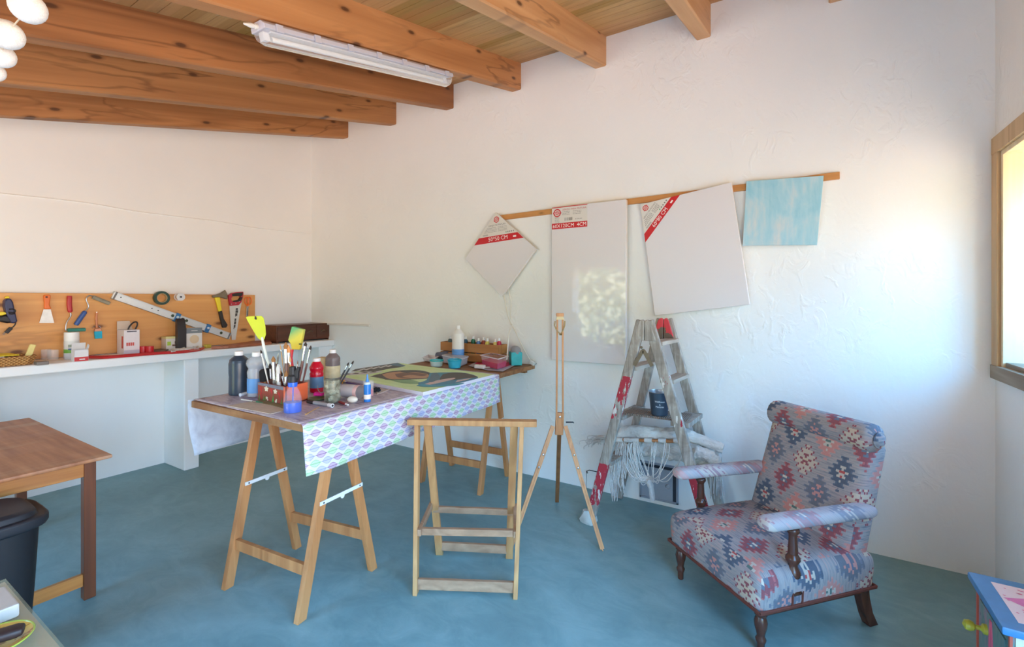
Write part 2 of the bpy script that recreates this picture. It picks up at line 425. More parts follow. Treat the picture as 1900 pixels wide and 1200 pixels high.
# hatch in the far wall
h = thing('wall_hatch', 'small grey metal hatch door low in the far wall behind the ladder', 'hatch', WY(1222, 935, YW-.005))
q = [WY(px, py, YW-.004) for px, py in ((1189, 854), (1257, 868), (1255, 933), (1189, 919))]
zt, zl = (q[0].z+q[1].z)/2, (q[2].z+q[3].z)/2; x0, x1 = q[0].x, q[1].x
M_STEEL = P(156, 162, 174, .5, .3)
mb = MB()
for (a, b) in (((x0, zl), (x0, zt)), ((x1, zl), (x1, zt))): mb.box((a[0], YW-.008, (zl+zt)/2), (.014, .016, zt-zl+.014))
for z in (zl, zt): mb.box(((x0+x1)/2, YW-.008, z), (x1-x0+.014, .016, .014))
obj('frame', mb, M_STEEL, h, bev=.002)
mb = MB(); mb.box(((x0+x1)/2-.012, YW-.006, (zl+zt)/2-.012), (x1-x0-.036, .010, zt-zl-.036)); hd_ = obj('door', mb, P(168, 172, 182, .5, .25), h, bev=.002)
mb = MB(); mb.box(((x0+x1)/2, YW-.003, (zl+zt)/2), (x1-x0, .004, zt-zl)); obj('recess', mb, P(58, 62, 72, .8), h)
mb = MB(); kc = WY(1239, 903, YW-.014); mb.tube(arc(kc, .016, 0, 2*PI*.97, 14), .0028, 6, True); obj('ring_handle', mb, P(190, 192, 196, .3, .9), hd_)
# wire outline left of it
mb = MB(); mb.tube([WY(*p, YW-.004) for p in ((1090, 878), (1089, 874), (1093, 872), (1112, 876))], .003, 6)
mb.tube([WY(*p, YW-.004) for p in ((1088, 872), (1088, 907))], .0012, 5)
solo('wall_hook', mb, P(40, 42, 48, .5, .5), 'thin bent dark wire hook on the far wall left of the ladder', 'hook')

# ================================================================ FOLDING WORK TABLE AND TRESTLES
M_OAK = wood((210, 144, 88), (164, 98, 52), 2, 1.1, .5, .5, (96, 58, 30))
M_TOP = wood((160, 106, 62), (100, 62, 36), 0, 1.2, .6, .5, (50, 30, 18), .35, (190, 150, 104))
tx0, tx1, ty0, ty1 = -2.735, -1.80, 1.197, 3.335
mb = MB(); mb.box(((tx0+tx1)/2-.02, (ty0+ty1)/2, ZT-.002-.018), (tx1-tx0-.006, ty1-ty0, .034), Matrix.Rotation(math.radians(1.6), 4, 'Z'), .003)
tt = thing('trestle_table_top', 'long brown board laid over two wooden trestles as a work table', 'table top', ((tx0+tx1)/2, (ty0+ty1)/2, ZT-.036))
obj('board', mb, M_TOP, tt)
for yy in (3.285,): mb = MB(); mb.bar((-2.70, yy, ZT-.0525), (-1.90, yy, ZT-.0525), .04, .029); obj('batten', mb, M_TOP, tt, bev=.002)
M_WHITE = P(232, 232, 230, .4)
def trestle(feet, label):                 # feet: front-left, front-right, back-left, back-right
    fl, fr, bl, br = [V((p[0], p[1], 0)) for p in feet]
    zt = ZT-.038
    t = thing('trestle', label, 'trestle', (fl+fr+bl+br)/4, 0, 'wooden trestles under the work table')
    cl, cr = (fl+bl)/2, (fr+br)/2
    ax = (cr-cl).normalized(); dy = (bl-fl).normalized()
    tl, tr = cl+V((0, 0, zt)), cr+V((0, 0, zt))
    for f, top, sgn in ((fl, tl, -1), (fr, tr, -1), (bl, tl, 1), (br, tr, 1)):
        mb = MB(); p = f; q = V((top.x, top.y, zt))+dy*sgn*.026
        w = .046 if sgn < 0 else .042
        mb.bar(p, q, .030, w, dy, .002)
        # square off on the floor
        for i, v in enumerate(mb.v):
            if v.z < .03: mb.v[i] = v+(q-p)*(-(v.z-.0005)/(q.z-p.z))*1.0
        obj('leg', mb, M_OAK, t)
    for f0, f1, top0, top1, sgn in ((fl, fr, tl, tr, -1), (bl, br, tl, tr, 1)):
        z = .205; k = z/zt
        a, b = f0.lerp(top0+dy*sgn*.026, k), f1.lerp(top1+dy*sgn*.026, k)
        mb = MB(); mb.bar(a+ax*.012, b-ax*.012, .022, .052, bev=.002); obj('stretcher', mb, M_OAK, t)
    mb = MB()
    for sgn in (-1, 1): mb.bar(tl+dy*sgn*.03+V((0, 0, -.03))-ax*.02, tr+dy*sgn*.03+V((0, 0, -.03))+ax*.02, .02, .06, bev=.002)
    obj('top_rail', mb, M_OAK, t)
    for f0, f1, top, sx in ((fl, bl, tl, 1), (fr, br, tr, 1)):
        k = .56
        a = f0.lerp(top-dy*.026, k)+ax*sx*.019; b = f1.lerp(top+dy*.026, k)+ax*sx*.019
        mb = MB(); e = (b-a).normalized(); mb.bar(a-e*.02, b+e*.02, .003, .018, bev=0)
        mb.lathe([(.012, -.002), (.012, .002)], (a+b)/2+V((0, 0, -.010))+ax*.001, 12, ax.to_track_quat('Z', 'Y').to_matrix().to_4x4())
        br_ = obj('brace', mb, M_WHITE, t, label='white metal folding brace')
        for p in (a, b):
            mb = MB(); mb.lathe([(.004, 0), (.004, .004)], p+ax*.001, 8, ax.to_track_quat('Z', 'Y').to_matrix().to_4x4())
            obj('rivet', mb, P(120, 120, 122, .35, .8), br_)
    return t
trestle([(-2.454, 1.231), (-1.918, 1.275), (-2.505, 1.646), (-1.957, 1.729)], 'light wood folding trestle under the paint bottles end of the work table')
trestle([(-2.565, 2.77), (-2.027, 2.819), (-2.60, 3.19), (-2.05, 3.235)], 'light wood folding trestle under the far end of the work table near the wall')

# leaf-printed oilcloth
n = NB('leaf_oilcloth')
uv = n.coord('UV', (1, 1, 1)); s_ = n.sep(uv); U, W_ = s_[0], s_[1]
cw, ch = .058, .030
row = n.math('FLOOR', n.math('DIVIDE', W_, ch)); odd = n.math('MODULO', n.math('ABSOLUTE', row), 2.)
rj = n.n('ShaderNodeTexWhiteNoise', {'W': row}, noise_dimensions='1D')
us = n.math('ADD', n.math('DIVIDE', U, cw), n.math('ADD', n.math('MULTIPLY', odd, .5), n.math('MULTIPLY_ADD', rj, .35, 20.)))
colu = n.math('FLOOR', us)
fx = n.math('MULTIPLY', n.math('SUBTRACT', n.math('FRACT', us), .5), 2.); fy = n.math('MULTIPLY', n.math('SUBTRACT', n.math('FRACT', n.math('DIVIDE', W_, ch)), .5), 2.)
pid = n.math('ADD', colu, n.math('MULTIPLY', row, 2.))
hid = n.math('MODULO', n.math('ABSOLUTE', n.math('ADD', pid, 60.)), 3.)
lens = n.math('SUBTRACT', n.math('MULTIPLY', .93, n.math('SUBTRACT', 1., n.math('POWER', n.math('DIVIDE', n.math('ABSOLUTE', fx), .86), 2.))), n.math('ABSOLUTE', fy))
inside = n.math('GREATER_THAN', lens, 0.); ring = n.math('MULTIPLY', inside, n.math('LESS_THAN', lens, .13))
vein = n.math('MULTIPLY', n.math('LESS_THAN', n.math('ABSOLUTE', fy), .09), n.math('LESS_THAN', n.math('ABSOLUTE', fx), .98))
hatch = n.math('MULTIPLY', n.math('LESS_THAN', n.math('FRACT', n.math('ADD', n.math('MULTIPLY', fx, 7.), n.math('MULTIPLY', n.math('ABSOLUTE', fy), 3.))), .3), inside)
dark = n.ramp(n.math('DIVIDE', hid, 2.), [(0, S(132, 84, 130)), (.4, S(118, 180, 120)), (.8, S(136, 142, 200))], 'CONSTANT')
lite = n.ramp(n.math('DIVIDE', hid, 2.), [(0, S(196, 176, 196)), (.4, S(188, 212, 184)), (.8, S(190, 192, 214))], 'CONSTANT')
col = n.mix(inside, S(212, 210, 214), lite); col = n.mix(n.math('MULTIPLY', hatch, .34), col, dark)
col = n.mix(n.math('MAXIMUM', n.math('MULTIPLY', ring, .85), n.math('MULTIPLY', vein, .9)), col, dark)
M_CLOTH = n.fin(col, .35, 0, .5)
# soiled working surface of the same cloth
n.m.name = 'leaf_oilcloth'
n2 = NB('cloth_back'); f = n2.noise(n2.coord(), 7, 5, .6, .5)
M_CBACK = n2.fin(n2.ramp(f, [(.3, S(164, 166, 178)), (.5, S(196, 200, 208)), (.7, S(214, 217, 224))]), .9)
n3 = NB('paint_soiled_cloth'); vv = n3.coord(scale=(2.2, 7, 1), rot=(0, 0, .5)); f = n3.noise(vv, 3, 6, .7, 1.2); f2 = n3.noise(n3.coord(scale=(2, 9, 1), rot=(0, 0, .35), loc=(3, 1, 0)), 3.5, 5, .65, 1.)
c = n3.ramp(f, [(.32, S(120, 98, 112)), (.45, S(178, 164, 176)), (.55, S(204, 192, 196)), (.68, S(160, 140, 158))])
c = n3.mix(n3.ramp(f2, [(.55, (0, 0, 0)), (.68, (1, 1, 1))]), c, S(146, 134, 178)); M_SOIL = n3.fin(c, .45)
clx1 = tx1+.012; cy0, cy1 = 1.20, 2.765
cl = thing('oilcloth', 'white oilcloth with purple, green and blue leaf print draped over the work table', 'tablecloth', (clx1, 2.0, ZT))
def front(u, v):                         # hanging front
    y = cy0+(cy1-cy0)*u
    wob = .010*math.sin(9*u+1)*v+.006*math.sin(23*u)*v
    x0 = clx1-.036*u; r = .012
    drop = .192+.010*math.sin(5*u+.5)
    a = min(v*6, 1)*PI/2
    x = x0-r+r*math.sin(a)+(.034-.012*u)*v**1.2+wob
    z = ZT+.002-r+r*math.cos(a)-max(0, v-1/6)*drop*1.2
    return (x, y-.012*v*(1-u)*1.0, z)
mb = MB(); mb.grid(front, 60, 18, lambda u, v: (.9*v*.0+(cy1-cy0)*u, -.235*v))
for i in range(len(mb.v)): pass
o = obj('front_drape', mb, M_CLOTH, cl, smooth=60)
m_ = o.modifiers.new('thick', 'SOLIDIFY'); m_.thickness = .0015; m_.offset = -1
mb = MB(); mb.grid(lambda u, v: (tx0+.01+(clx1-.013-.036*u-tx0-.01-.03*u*(0))*v-(1-v)*.03*u, cy0-.003+(cy1-cy0+.003)*u, ZT+.0015+.0012*math.sin(17*u)*math.sin(9*v)), 40, 24)
o = obj('top_sheet', mb, M_SOIL, cl, smooth=60)
m_ = o.modifiers.new('thick', 'SOLIDIFY'); m_.thickness = .0015; m_.offset = -1
def back(u, v):
    y = cy0-.02+(cy1-cy0)*u; x = tx0-.012-.05*u-.028*math.sin(PI*min(1, v*1.1))*(1-u)+.012*math.sin(8*u+2)*v
    return (x, y+.025*v*(1-u), ZT-.3*v*(1-.1*u))
mb = MB(); mb.grid(back, 40, 12); o = obj('back_drape', mb, M_CBACK, cl, smooth=60, label='white reverse of the cloth hanging behind the table')
m_ = o.modifiers.new('thick', 'SOLIDIFY'); m_.thickness = .0015

# ================================================================ FOLDING STOOL FRAME
M_STOOL = wood((208, 156, 102), (168, 114, 68), 2, 1.2, .55, .3)
M_STOOLG = wood((190, 150, 118), (150, 112, 84), 0, 1.2, .6, .3)
fl, fr, bl, br = [G(*p) for p in ((767, 1101), (961, 1108), (812, 1028), (949, 1035))]
st = thing('folding_stool', 'wooden folding stool frame with bare crossbar standing in the middle of the floor', 'stool', (fl+fr+bl+br)/4)
ax = (fr-fl).normalized(); ay = V((-ax.y, ax.x, 0))
zt = .795
def stand(p, q, w, t, name, m, par, up=ay):
    mb = MB(); mb.bar(p, q, w, t, up, 0)
    for i, v in enumerate(mb.v):
        if v.z < .04: mb.v[i] = v+(q-p)*(-(v.z-.0005)/(q.z-p.z))
    return obj(name, mb, m, par, bev=.002)
cl_, cr_ = (fl+bl)/2-ax*.01, (fr+br)/2+ax*.01
tfl = V((cl_.x, cl_.y, zt))-ax*.035-ay*.015; tfr = V((cr_.x, cr_.y, zt))+ax*.03-ay*.015
tbl = V((cl_.x, cl_.y, zt))+ax*.012+ay*.015; tbr = V((cr_.x, cr_.y, zt))-ax*.012+ay*.015
fl2, fr2 = fl+ax*.012, fr-ax*.012; bl2, br2 = bl+ax*.012, br-ax*.012
for p, q in ((fl2, tfl), (fr2, tfr)): stand(p, q, .022, .042, 'leg', M_STOOL, st)
for p, q in ((bl2, tbl), (br2, tbr)): stand(p, q, .040, .024, 'leg', M_STOOL, st)
mb = MB(); m_ = (tfl+tfr)/2+V((0, 0, .014)); mb.bar(m_-ax*.325, m_+ax*.355, .055, .030, bev=.004); obj('crossbar', mb, M_STOOL, st)
def rung(a, b, a2, b2, z, ins, w, t, name, m):
    k = z/zt; p = a.lerp(a2, k); q = b.lerp(b2, k)
    mb = MB(); mb.bar(p+ax*ins, q-ax*ins, t, w, bev=.003); return obj(name, mb, m, st)
rung(fl2, fr2, tfl, tfr, .045, .010, .052, .02, 'stretcher', M_STOOLG)
rung(bl2, br2, tbl, tbr, .055, .015, .046, .02, 'stretcher', M_STOOLG)
rung(bl2, br2, tbl, tbr, .285, -.012, .034, .022, 'stretcher', M_STOOLG)
p1, p2 = G(790, 985, .285), G(945, 988, .285)
mb = MB(); mb.bar(p1-ax*.02, p2+ax*.02, .024, .034, bev=.003); obj('stretcher', mb, M_STOOLG, st)
for e, (a, b) in enumerate(((bl2.lerp(tbl, .285/zt+.03), p1-ax*.028), (br2.lerp(tbr, .285/zt+.03), p2+ax*.028))):
    mb = MB(); dd = (V(b)-V(a)).normalized(); mb.bar(V(a)-dd*.02-ax*(.026 if e == 0 else -.026)*.9, V(b)+dd*.02, .020, .036, bev=.004); obj('link', mb, M_STOOLG, st)

# ================================================================ TRIPOD EASEL
M_BEECH = wood((210, 146, 92), (168, 104, 58), 2, 1.4, .45, 0)
M_BEECHD = wood((160, 104, 62), (118, 72, 40), 2, 1.4, .45, 0)
M_BRASS = P(196, 176, 132, .3, .9); M_CHROME = P(200, 202, 205, .22, .95)
hub = V((-1.285, 2.60, .71)); ea = thing('tripod_easel', 'slender wooden tripod easel standing in front of the tall blank canvas', 'easel', (-1.285, 2.6, 0))
f1, f2, f3 = V((-1.437, 2.30, 0)), V((-.963, 2.551, 0)), V((-1.482, 3.005, 0))
def pxat(px, py, d):                      # point at a pixel, at a given distance along the view
    r = ray(px, py); return r*d+V((0, 0, EYE))
dh = depth(hub)
for f, hx, m in ((f1, 1026, M_BEECH), (f2, 1049, M_BEECH)):
    top = pxat(hx, 790, dh-.02); mid = top.lerp(f, .34)
    sd = (f-top).cross(V((SA, -CA, 0))).normalized()
    mb = MB(); mb.bar(top, mid, .026, .016, (SA, -CA, 0), .002); ul_ = obj('upper_leg', mb, m, ea)
    mb = MB()
    for sgn in (-1, 1): mb.bar(top.lerp(f, .2)+sd*.0075*sgn, f+(top-f)*.02+sd*.0075*sgn, .010, .014, (SA, -CA, 0))
    mb.bar(top.lerp(f, .22)+V((0, 0, 0)), f+(top-f)*.004, .006, .010, (SA, -CA, 0))
    for i, v in enumerate(mb.v): mb.v[i] = V((v.x, v.y, max(v.z, .001)))
    obj('leg', mb, m, ea, bev=.001)
    for k in (.24, .345):
        mb = MB(); mb.lathe([(.008, 0), (.006, .006), (.002, .008)], top.lerp(f, k)+V((SA, -CA, 0))*.008, 10, V((SA, -CA, 0)).to_track_quat('Z', 'Y').to_matrix().to_4x4())
        obj('wing_nut', mb, M_CHROME, ul_, label='silver clamp screw')
top = pxat(1038, 795, dh+.04); mb = MB(); mb.bar(top, f3+(top-f3)*.003, .026, .018, (SA, -CA, 0), .002)
for i, v in enumerate(mb.v): mb.v[i] = V((v.x, v.y, max(v.z, .001)))
obj('leg', mb, M_BEECHD, ea, label='darker back leg')
mb = MB(); a, b = pxat(1039, 765, dh), pxat(1037, 806, dh); mb.bar(a, b, .05, .026, (SA, -CA, 0), .003)
obj('hub', mb, M_BEECH, ea)
mb = MB(); mb.lathe([(.007, 0), (.007, .004), (.003, .006)], pxat(1039, 773, dh-.016), 10, V((SA, -CA, 0)).to_track_quat('Z', 'Y').to_matrix().to_4x4()); obj('hub_screw', mb, M_CHROME, ea)
mb = MB(); c = pxat(1050, 783, dh); mb.tube([c, c+V((CA, SA, 0))*.045, c+V((CA, SA, 0))*.05+V((0, 0, -.006))], [.005, .004, .002], 8); obj('side_knob', mb, P(60, 60, 64, .4, .7), ea)
for a, b in ((1032.5, 1034), (1044.5, 1044)):
    mb = MB(); mb.bar(pxat(a, 790, dh-.012), pxat(b, 592, dh-.012), .0105, .016, (SA, -CA, 0), .002); obj('mast_bar', mb, M_BEECH, ea)
mb = MB(); c = pxat(1039, 584, dh-.012); mb.box(c, (.046, .03, .022), Matrix.Rotation(YAW, 4, 'Z'), .003); obj('top_block', mb, M_BEECH, ea)
mb = MB(); mb.poly([pxat(px, py, dh-.026) for px, py in ((1031.5, 593), (1034, 586), (1044, 586), (1048, 593))], V((-SA, CA, 0))*.022); obj('clamp_plate', mb, P(206, 184, 140, .5), ea)
mb = MB()
for pts in (((1030, 595), (1029, 604), (1033, 613), (1040, 620)), ((1048, 595), (1047.5, 604), (1044.5, 613), (1040, 620))):
    q = [pxat(px, py, dh-.034) for px, py in pts]
    for a, b in zip(q[:-1], q[1:]): mb.bar(a, b, .008, .004, (SA, -CA, 0))
mb.box(pxat(1040, 620, dh-.034), (.012, .012, .012))
obj('spring_clip', mb, P(112, 92, 66, .4, .7), ea, label='bent metal clip')

# ================================================================ OLD PAINTED STEP LADDER
def ladder_mat(seed, redness):
    n = NB('weathered_ladder_wood')
    g = n.noise(n.coord(scale=(60, 60, 4), loc=(seed, 0, 0)), 1, 4, .6); f = n.noise(n.coord(loc=(seed, seed, 0)), 7, 5, .65, .6)
    col = n.ramp(n.math('ADD', n.math('MULTIPLY', g, .6), n.math('MULTIPLY', f, .45)), [(.3, S(104, 92, 84)), (.52, S(158, 146, 136)), (.72, S(206, 198, 188))])
    z = n.sep(n.coord())[2]
    # bands of worn red paint
    if redness:
        w = n.noise(n.coord(scale=(26, 26, 9), loc=(0, seed, 0)), 1, 5, .7)
        band = n.ramp(z, redness)
        m = n.math('GREATER_THAN', n.math('ADD', w, band), 1.0)
        col = n.mix(m, col, S(172, 44, 58))
        sp = n.math('GREATER_THAN', n.noise(n.coord(scale=(34, 34, 10), loc=(2, seed, 1)), 1, 4, .6), .60)
        col = n.mix(n.math('MULTIPLY', n.math('MULTIPLY', sp, n.math('GREATER_THAN', band, .3)), .8), col, S(226, 218, 212))
    n.bump(g, .3, .004); return n.fin(col, .75)
def b_(v): return (v, v, v)
M_LAD1 = ladder_mat(1., [(0, b_(0)), (.10, b_(.0)), (.135, b_(.55)), (.40, b_(.6)), (.43, b_(0)), (.69, b_(0)), (.70, b_(.50)), (.97, b_(.53)), (.985, b_(0))])
M_LAD2 = ladder_mat(4., [(0, b_(.62)), (.40, b_(.62)), (.43, b_(0)), (.66, b_(0)), (.70, b_(.40)), (.74, b_(.42)), (.80, b_(.05)), (.9, b_(.40)), (1.0, b_(.45)), (1.02, b_(0))])
M_LAD3 = ladder_mat(7., None)
n = NB('red_ladder_end'); z = n.sep(n.coord())[2]; f = n.noise(n.coord(), 14, 4, .6)
M_LADR = n.fin(n.mix(n.math('GREATER_THAN', n.math('ADD', n.math('MULTIPLY', f, .4), z), 1.41), S(112, 96, 84), S(214, 62, 72)), .6)
ld = thing('step_ladder', 'old wooden step ladder with worn red paint carrying a bucket on its platform', 'ladder', (-.82, 3.05, 0))
# near pair and far pair of rails; each pair crosses at the hinge
nt, ft = V((-.812, 2.875, 1.325)), V((-.775, 3.19, 1.325))
nl, nr = V((-1.165, 2.835, 0)), V((-.415, 2.905, 0)); lfl, lfr = V((-1.13, 3.305, 0)), V((-.405, 3.255, 0))
def rail(foot, top, off, w, t, m, label=None, fat=False):
    p, q = V(foot), V(top)+V((off, 0, 0))
    mb = MB(); mb.bar(p, q, t, w, (1 if off > 0 else -1, 0, 0), 0)
    # rounded upper end
    for i, v in enumerate(mb.v):
        if v.z < .06: mb.v[i] = v+(q-p)*(-(v.z-.001)/(q.z-p.z))
    o = obj('rail', mb, m, ld, bev=.006, label=label); return o
rail(nl, nt, -.022, .062, .034, M_LAD1); rail(nr, nt, .022, .062, .034, M_LAD2)
rail(lfl, ft, -.020, .055, .032, M_LAD3); rail(lfr, ft, .024, .06, .032, M_LAD3)
# pointed red heads of the far rails and grey heads of the near ones
for base, m, lab, yy, zz0 in ((nt, M_LAD3, None, -.020, 1.20), (ft, M_LADR, 'red painted rail heads', -.020, 1.185)):
    for sg in (-1, 1):
        mb = MB(); x = base.x
        outl = [(x+sg*.002, zz0), (x+sg*.002, 1.322), (x+sg*.016, 1.332), (x+sg*.034, 1.318), (x+sg*.048, 1.27), (x+sg*.072, zz0)]
        mb.poly([(a, base.y+yy, z) for a, z in outl], (0, .034, 0)); obj('rail_head', mb, m, ld, bev=.004, label=lab)
# ornate rusted hinge
mb = MB()
hy = nt.y-.04
R90 = Matrix.Rotation(PI/2, 4, 'X')
for dx, dz, r in ((0, 1.135, .016), (-.02, 1.115, .011), (.024, 1.118, .011), (-.036, 1.085, .012), (-.05, 1.06, .010), (.036, 1.09, .010), (-.012, 1.16, .009), (-.03, 1.10, .008)):
    mb.lathe([(r, 0), (r*.9, .004), (r*.4, .006)], (nt.x+dx-.004, hy+.012, dz), 12, R90)
mb.bar((nt.x-.058, hy+.008, 1.045), (nt.x-.008, hy+.008, 1.14), .022, .005, (0, -1, 0)); mb.bar((nt.x+.052, hy+.008, 1.05), (nt.x, hy+.008, 1.14), .022, .005, (0, -1, 0))
obj('hinge', mb, P(128, 112, 92, .65, .4, .35), ld, label='rusted ornate metal hinge')
def lad(side, z, name, dpt=.085, m=M_LAD3, thick=.024, lab=None):
    k = z/1.32
    a = (V(nl) if side < 0 else V(nr)).lerp(nt+V((.022*side, 0, 0)), k); b = (V(lfl) if side < 0 else V(lfr)).lerp(ft+V((.022*side, 0, 0)), k)
    a.z = b.z = z
    mb = MB(); mb.bar(a+V((0, .017, 0)), b-V((0, .0, 0)), dpt, thick, bev=.003); return obj(name, mb, m, ld, label=lab)
M_STEP = wood((196, 180, 164), (150, 132, 118), 1, 1.5, .7, 0)
lad(-1, 1.02, 'step', m=M_STEP); lad(1, 1.185, 'step', m=M_STEP); lad(1, .955, 'step', m=M_STEP)
lad(1, .70, 'step', .11, M_LAD3, .03); lad(-1, .70, 'step', .08)
lad(1, .40, 'step'); lad(-1, .40, 'step')
# ridged board across
n = NB('ridged_board'); x = n.sep(n.coord())[0]; wv = n.math('SINE', n.math('MULTIPLY', x, 560.))
f = n.noise(n.coord(), 9, 4); n.bump(wv, .8, .006)
M_RIDGE = n.fin(n.mix(n.math('MULTIPLY_ADD', wv, .25, .4), n.ramp(f, [(.3, S(146, 118, 100)), (.7, S(196, 180, 166))]), S(96, 78, 70)), .7)
mb = MB(); mb.box((-.775, 3.035, .716), (.385, .20, .012), Matrix.Rotation(math.radians(1), 4, 'Z'), .002); obj('platform', mb, M_RIDGE, ld)
mb = MB(); foot = nl+V((0, 0, 0)); mb.lathe([(.055, .0), (.058, .02), (.05, .05), (.036, .075), (.03, .08)], foot+V((-.005, 0, .001)), 12, None, True, 1, .7)
random.seed(3); mb.v = [v+V((random.uniform(-.008, .008), random.uniform(-.006, .006), 0)) for v in mb.v]
obj('wrapped_foot', mb, P(196, 196, 190, .8, 0, .2), ld, label='foot wrapped in a ragged white cloth')

# bucket on the platform
bp = V((-.757, 3.00, .723)); bk = thing('metal_bucket', 'small blue metal bucket with white lettering on the ladder platform', 'bucket', bp)
M_BLUEM = P(62, 74, 90, .4, .3); M_ZINC = P(176, 182, 190, .3, .85)
mb = MB(); mb.lathe([(.001, .002), (.048, .001), (.050, .004), (.051, .010), (.066, .144), (.069, .147)], bp, 32, cap=False); obj('body', mb, M_BLUEM, bk)
mb = MB(); mb.lathe([(.0685, .1475), (.0665, .149), (.0645, .143), (.049, .010), (.001, .009)], bp, 32, cap=False); obj('lining', mb, M_ZINC, bk, label='bare galvanised inside')
mb = MB(); mb.tube([bp+V((.0685*math.cos(2*PI*k/28), .0685*math.sin(2*PI*k/28), .1475)) for k in range(28)], .002, 6, True); obj('rim', mb, M_ZINC, bk)
mb = MB()
for body, z, w in (("Wildflowers", .092, .062), ("&", .074, .006), ("Memories", .060, .05)):
    m0 = MB(); m0.text(body, .017, Matrix())
    xs = [v.x for v in m0.v]; wd = max(xs)-min(xs)
    vv = []
    for v in m0.v:
        x = v.x/wd*w; zz = z+v.y*.95; r = .0502+.0155*(zz-.004)/.143+.0006
        th = -PI/2+.30+x/r
        vv.append(bp+V((r*math.cos(th), r*math.sin(th), zz)))
    mb.add(vv, m0.f)
obj('lettering', mb, P(226, 230, 236, .5, 0, 0), bk, smooth=0)

# ================================================================ ROLLED ROPE HAMMOCK
hm = thing('rope_hammock', 'rolled cream cotton rope hammock with fringe hanging behind the step ladder', 'hammock', (-.72, 3.2, .5))
n = NB('cream_cotton'); f = n.noise(n.coord(), 12, 5, .6); n.bump(n.noise(n.coord(scale=(1, 1, 1.6)), 26, 4, .6, 1.), .8, .012)
M_COT = n.fin(n.ramp(f, [(.3, S(196, 192, 190)), (.7, S(234, 230, 226))]), .95, 0, .1)
random.seed(11)
yh = 3.10
def hp(px, py, y=yh): return WY(px, py, y)
def fold(path, rad, name, seedv, nn=22, wr=.14, lab=None, flat=1.):
    random.seed(seedv); pts = curve(path, 18); m = len(pts); ph = [random.uniform(0, 6) for _ in range(4)]
    mb = MB(); vs = []
    for i, p in enumerate(pts):
        t = i/(m-1); tg = (pts[min(i+1, m-1)]-pts[max(i-1, 0)]).normalized()
        upv = V((0, -1, 0)); s1 = tg.cross(upv).normalized(); r0 = rad(t)
        for k in range(nn):
            a = 2*PI*k/nn
            r = r0*(1+wr*.8*math.sin(3*a+ph[0]+9*t)+wr*.6*math.sin(7*a+ph[1]-22*t)+wr*.45*math.sin(52*t+ph[2]+3*a)+wr*.4*math.sin(90*t+ph[3]-4*a))
            vs.append(p+s1*math.cos(a)*r+upv*math.sin(a)*r*flat)
    fs = [(i*nn+k, i*nn+(k+1) % nn, (i+1)*nn+(k+1) % nn, (i+1)*nn+k) for i in range(m-1) for k in range(nn)]+[list(range(nn-1, -1, -1)), list(range((m-1)*nn, m*nn))]
    mb.add(vs, fs); return obj(name, mb, M_COT, hm, smooth=70, label=lab)
fold([hp(1122, 822), hp(1150, 806), hp(1185, 800), hp(1225, 805), hp(1270, 808), hp(1305, 818), hp(1342, 832)], lambda t: .030+.014*math.sin(PI*min(1, t*1.15)), 'cloth_roll', 5, 26, .10)
fold([hp(1168, 832, 3.14), hp(1195, 832, 3.14), hp(1230, 830, 3.14), hp(1275, 838, 3.14), hp(1310, 850, 3.14), hp(1338, 852, 3.14)], lambda t: .055-.012*math.cos(6*t), 'cloth_fold', 9, 30, .12, None, .7)
fold([hp(1290, 838, 3.02), hp(1316, 848, 3.02), hp(1330, 862, 3.02), hp(1332, 880, 3.02)], lambda t: .042-.015*t, 'cloth_fold', 14, 22, .16, None, .6)
fold([hp(1278, 858, 3.12), hp(1290, 870, 3.12), hp(1300, 872, 3.12)], lambda t: .035, 'cloth_fold', 15, 18, .2, None, .6)
M_BARW = wood((196, 132, 84), (150, 92, 52), 0, 2, .5, 0)
mb = MB(); mb.tube([hp(1134, 815, 3.045), hp(1270, 819, 3.045)], .011, 10); obj('spreader_bar', mb, M_BARW, hm, label='round wooden spreader bar')
# cotton loops round the bar
for px in (1142, 1158, 1172, 1196, 1222, 1250):
    a, b = hp(px, 815+ (px-1142)*.02, 3.045), hp(px+14, 816+(px-1142)*.02, 3.045)
    mb = MB(); mb.tube([a, a.lerp(b, .5), b], [.0140, .0155, .0140], 10); obj('bar_loop', mb, M_COT, hm)
# ropes gathered into the knot below
knot = hp(1205, 890, 3.03)
for i in range(40):
    x0 = random.uniform(1144, 1184) if i < 28 else random.choice((1182, 1208, 1236, 1241, 1262, 1270, 1215))+random.uniform(-3, 3)
    a = hp(x0, 820+random.uniform(-2, 4), 3.035); sagx = random.uniform(.25, .6)
    kx = knot+V((random.uniform(-.03, .03), random.uniform(-.012, .012), random.uniform(-.012, .02)))
    zlow = hp(1180, random.uniform(870, 902), 3.03).z
    if i < 28: pts = [a, a+V((random.uniform(-.012, .012), 0, -.07)), V((a.x+(kx.x-a.x)*sagx, 3.02+random.uniform(-.02, .02), max(zlow, kx.z-.02))), kx]
    elif x0 < 1216: pts = [a, a.lerp(kx, .5)+V((random.uniform(-.01, .01), 0, 0)), kx]
    else: pts = [a, a+V((-.01, -.01, -.09)), V((a.x*.5+kx.x*.5, 3.01, hp(1240, random.uniform(880, 900), 3.03).z)), kx]
    mb = MB(); mb.tube(curve(pts, 8), .0026, 5); obj('rope', mb, M_COT, hm)
mb = MB(); mb.tube(curve([hp(1190, 886, 3.03), hp(1203, 892, 3.025), hp(1208, 905, 3.025), hp(1211, 928, 3.03)], 5), [.012]*5+[.021]*5+[.017]*5+[.015], 10); obj('rope_knot', mb, M_COT, hm)
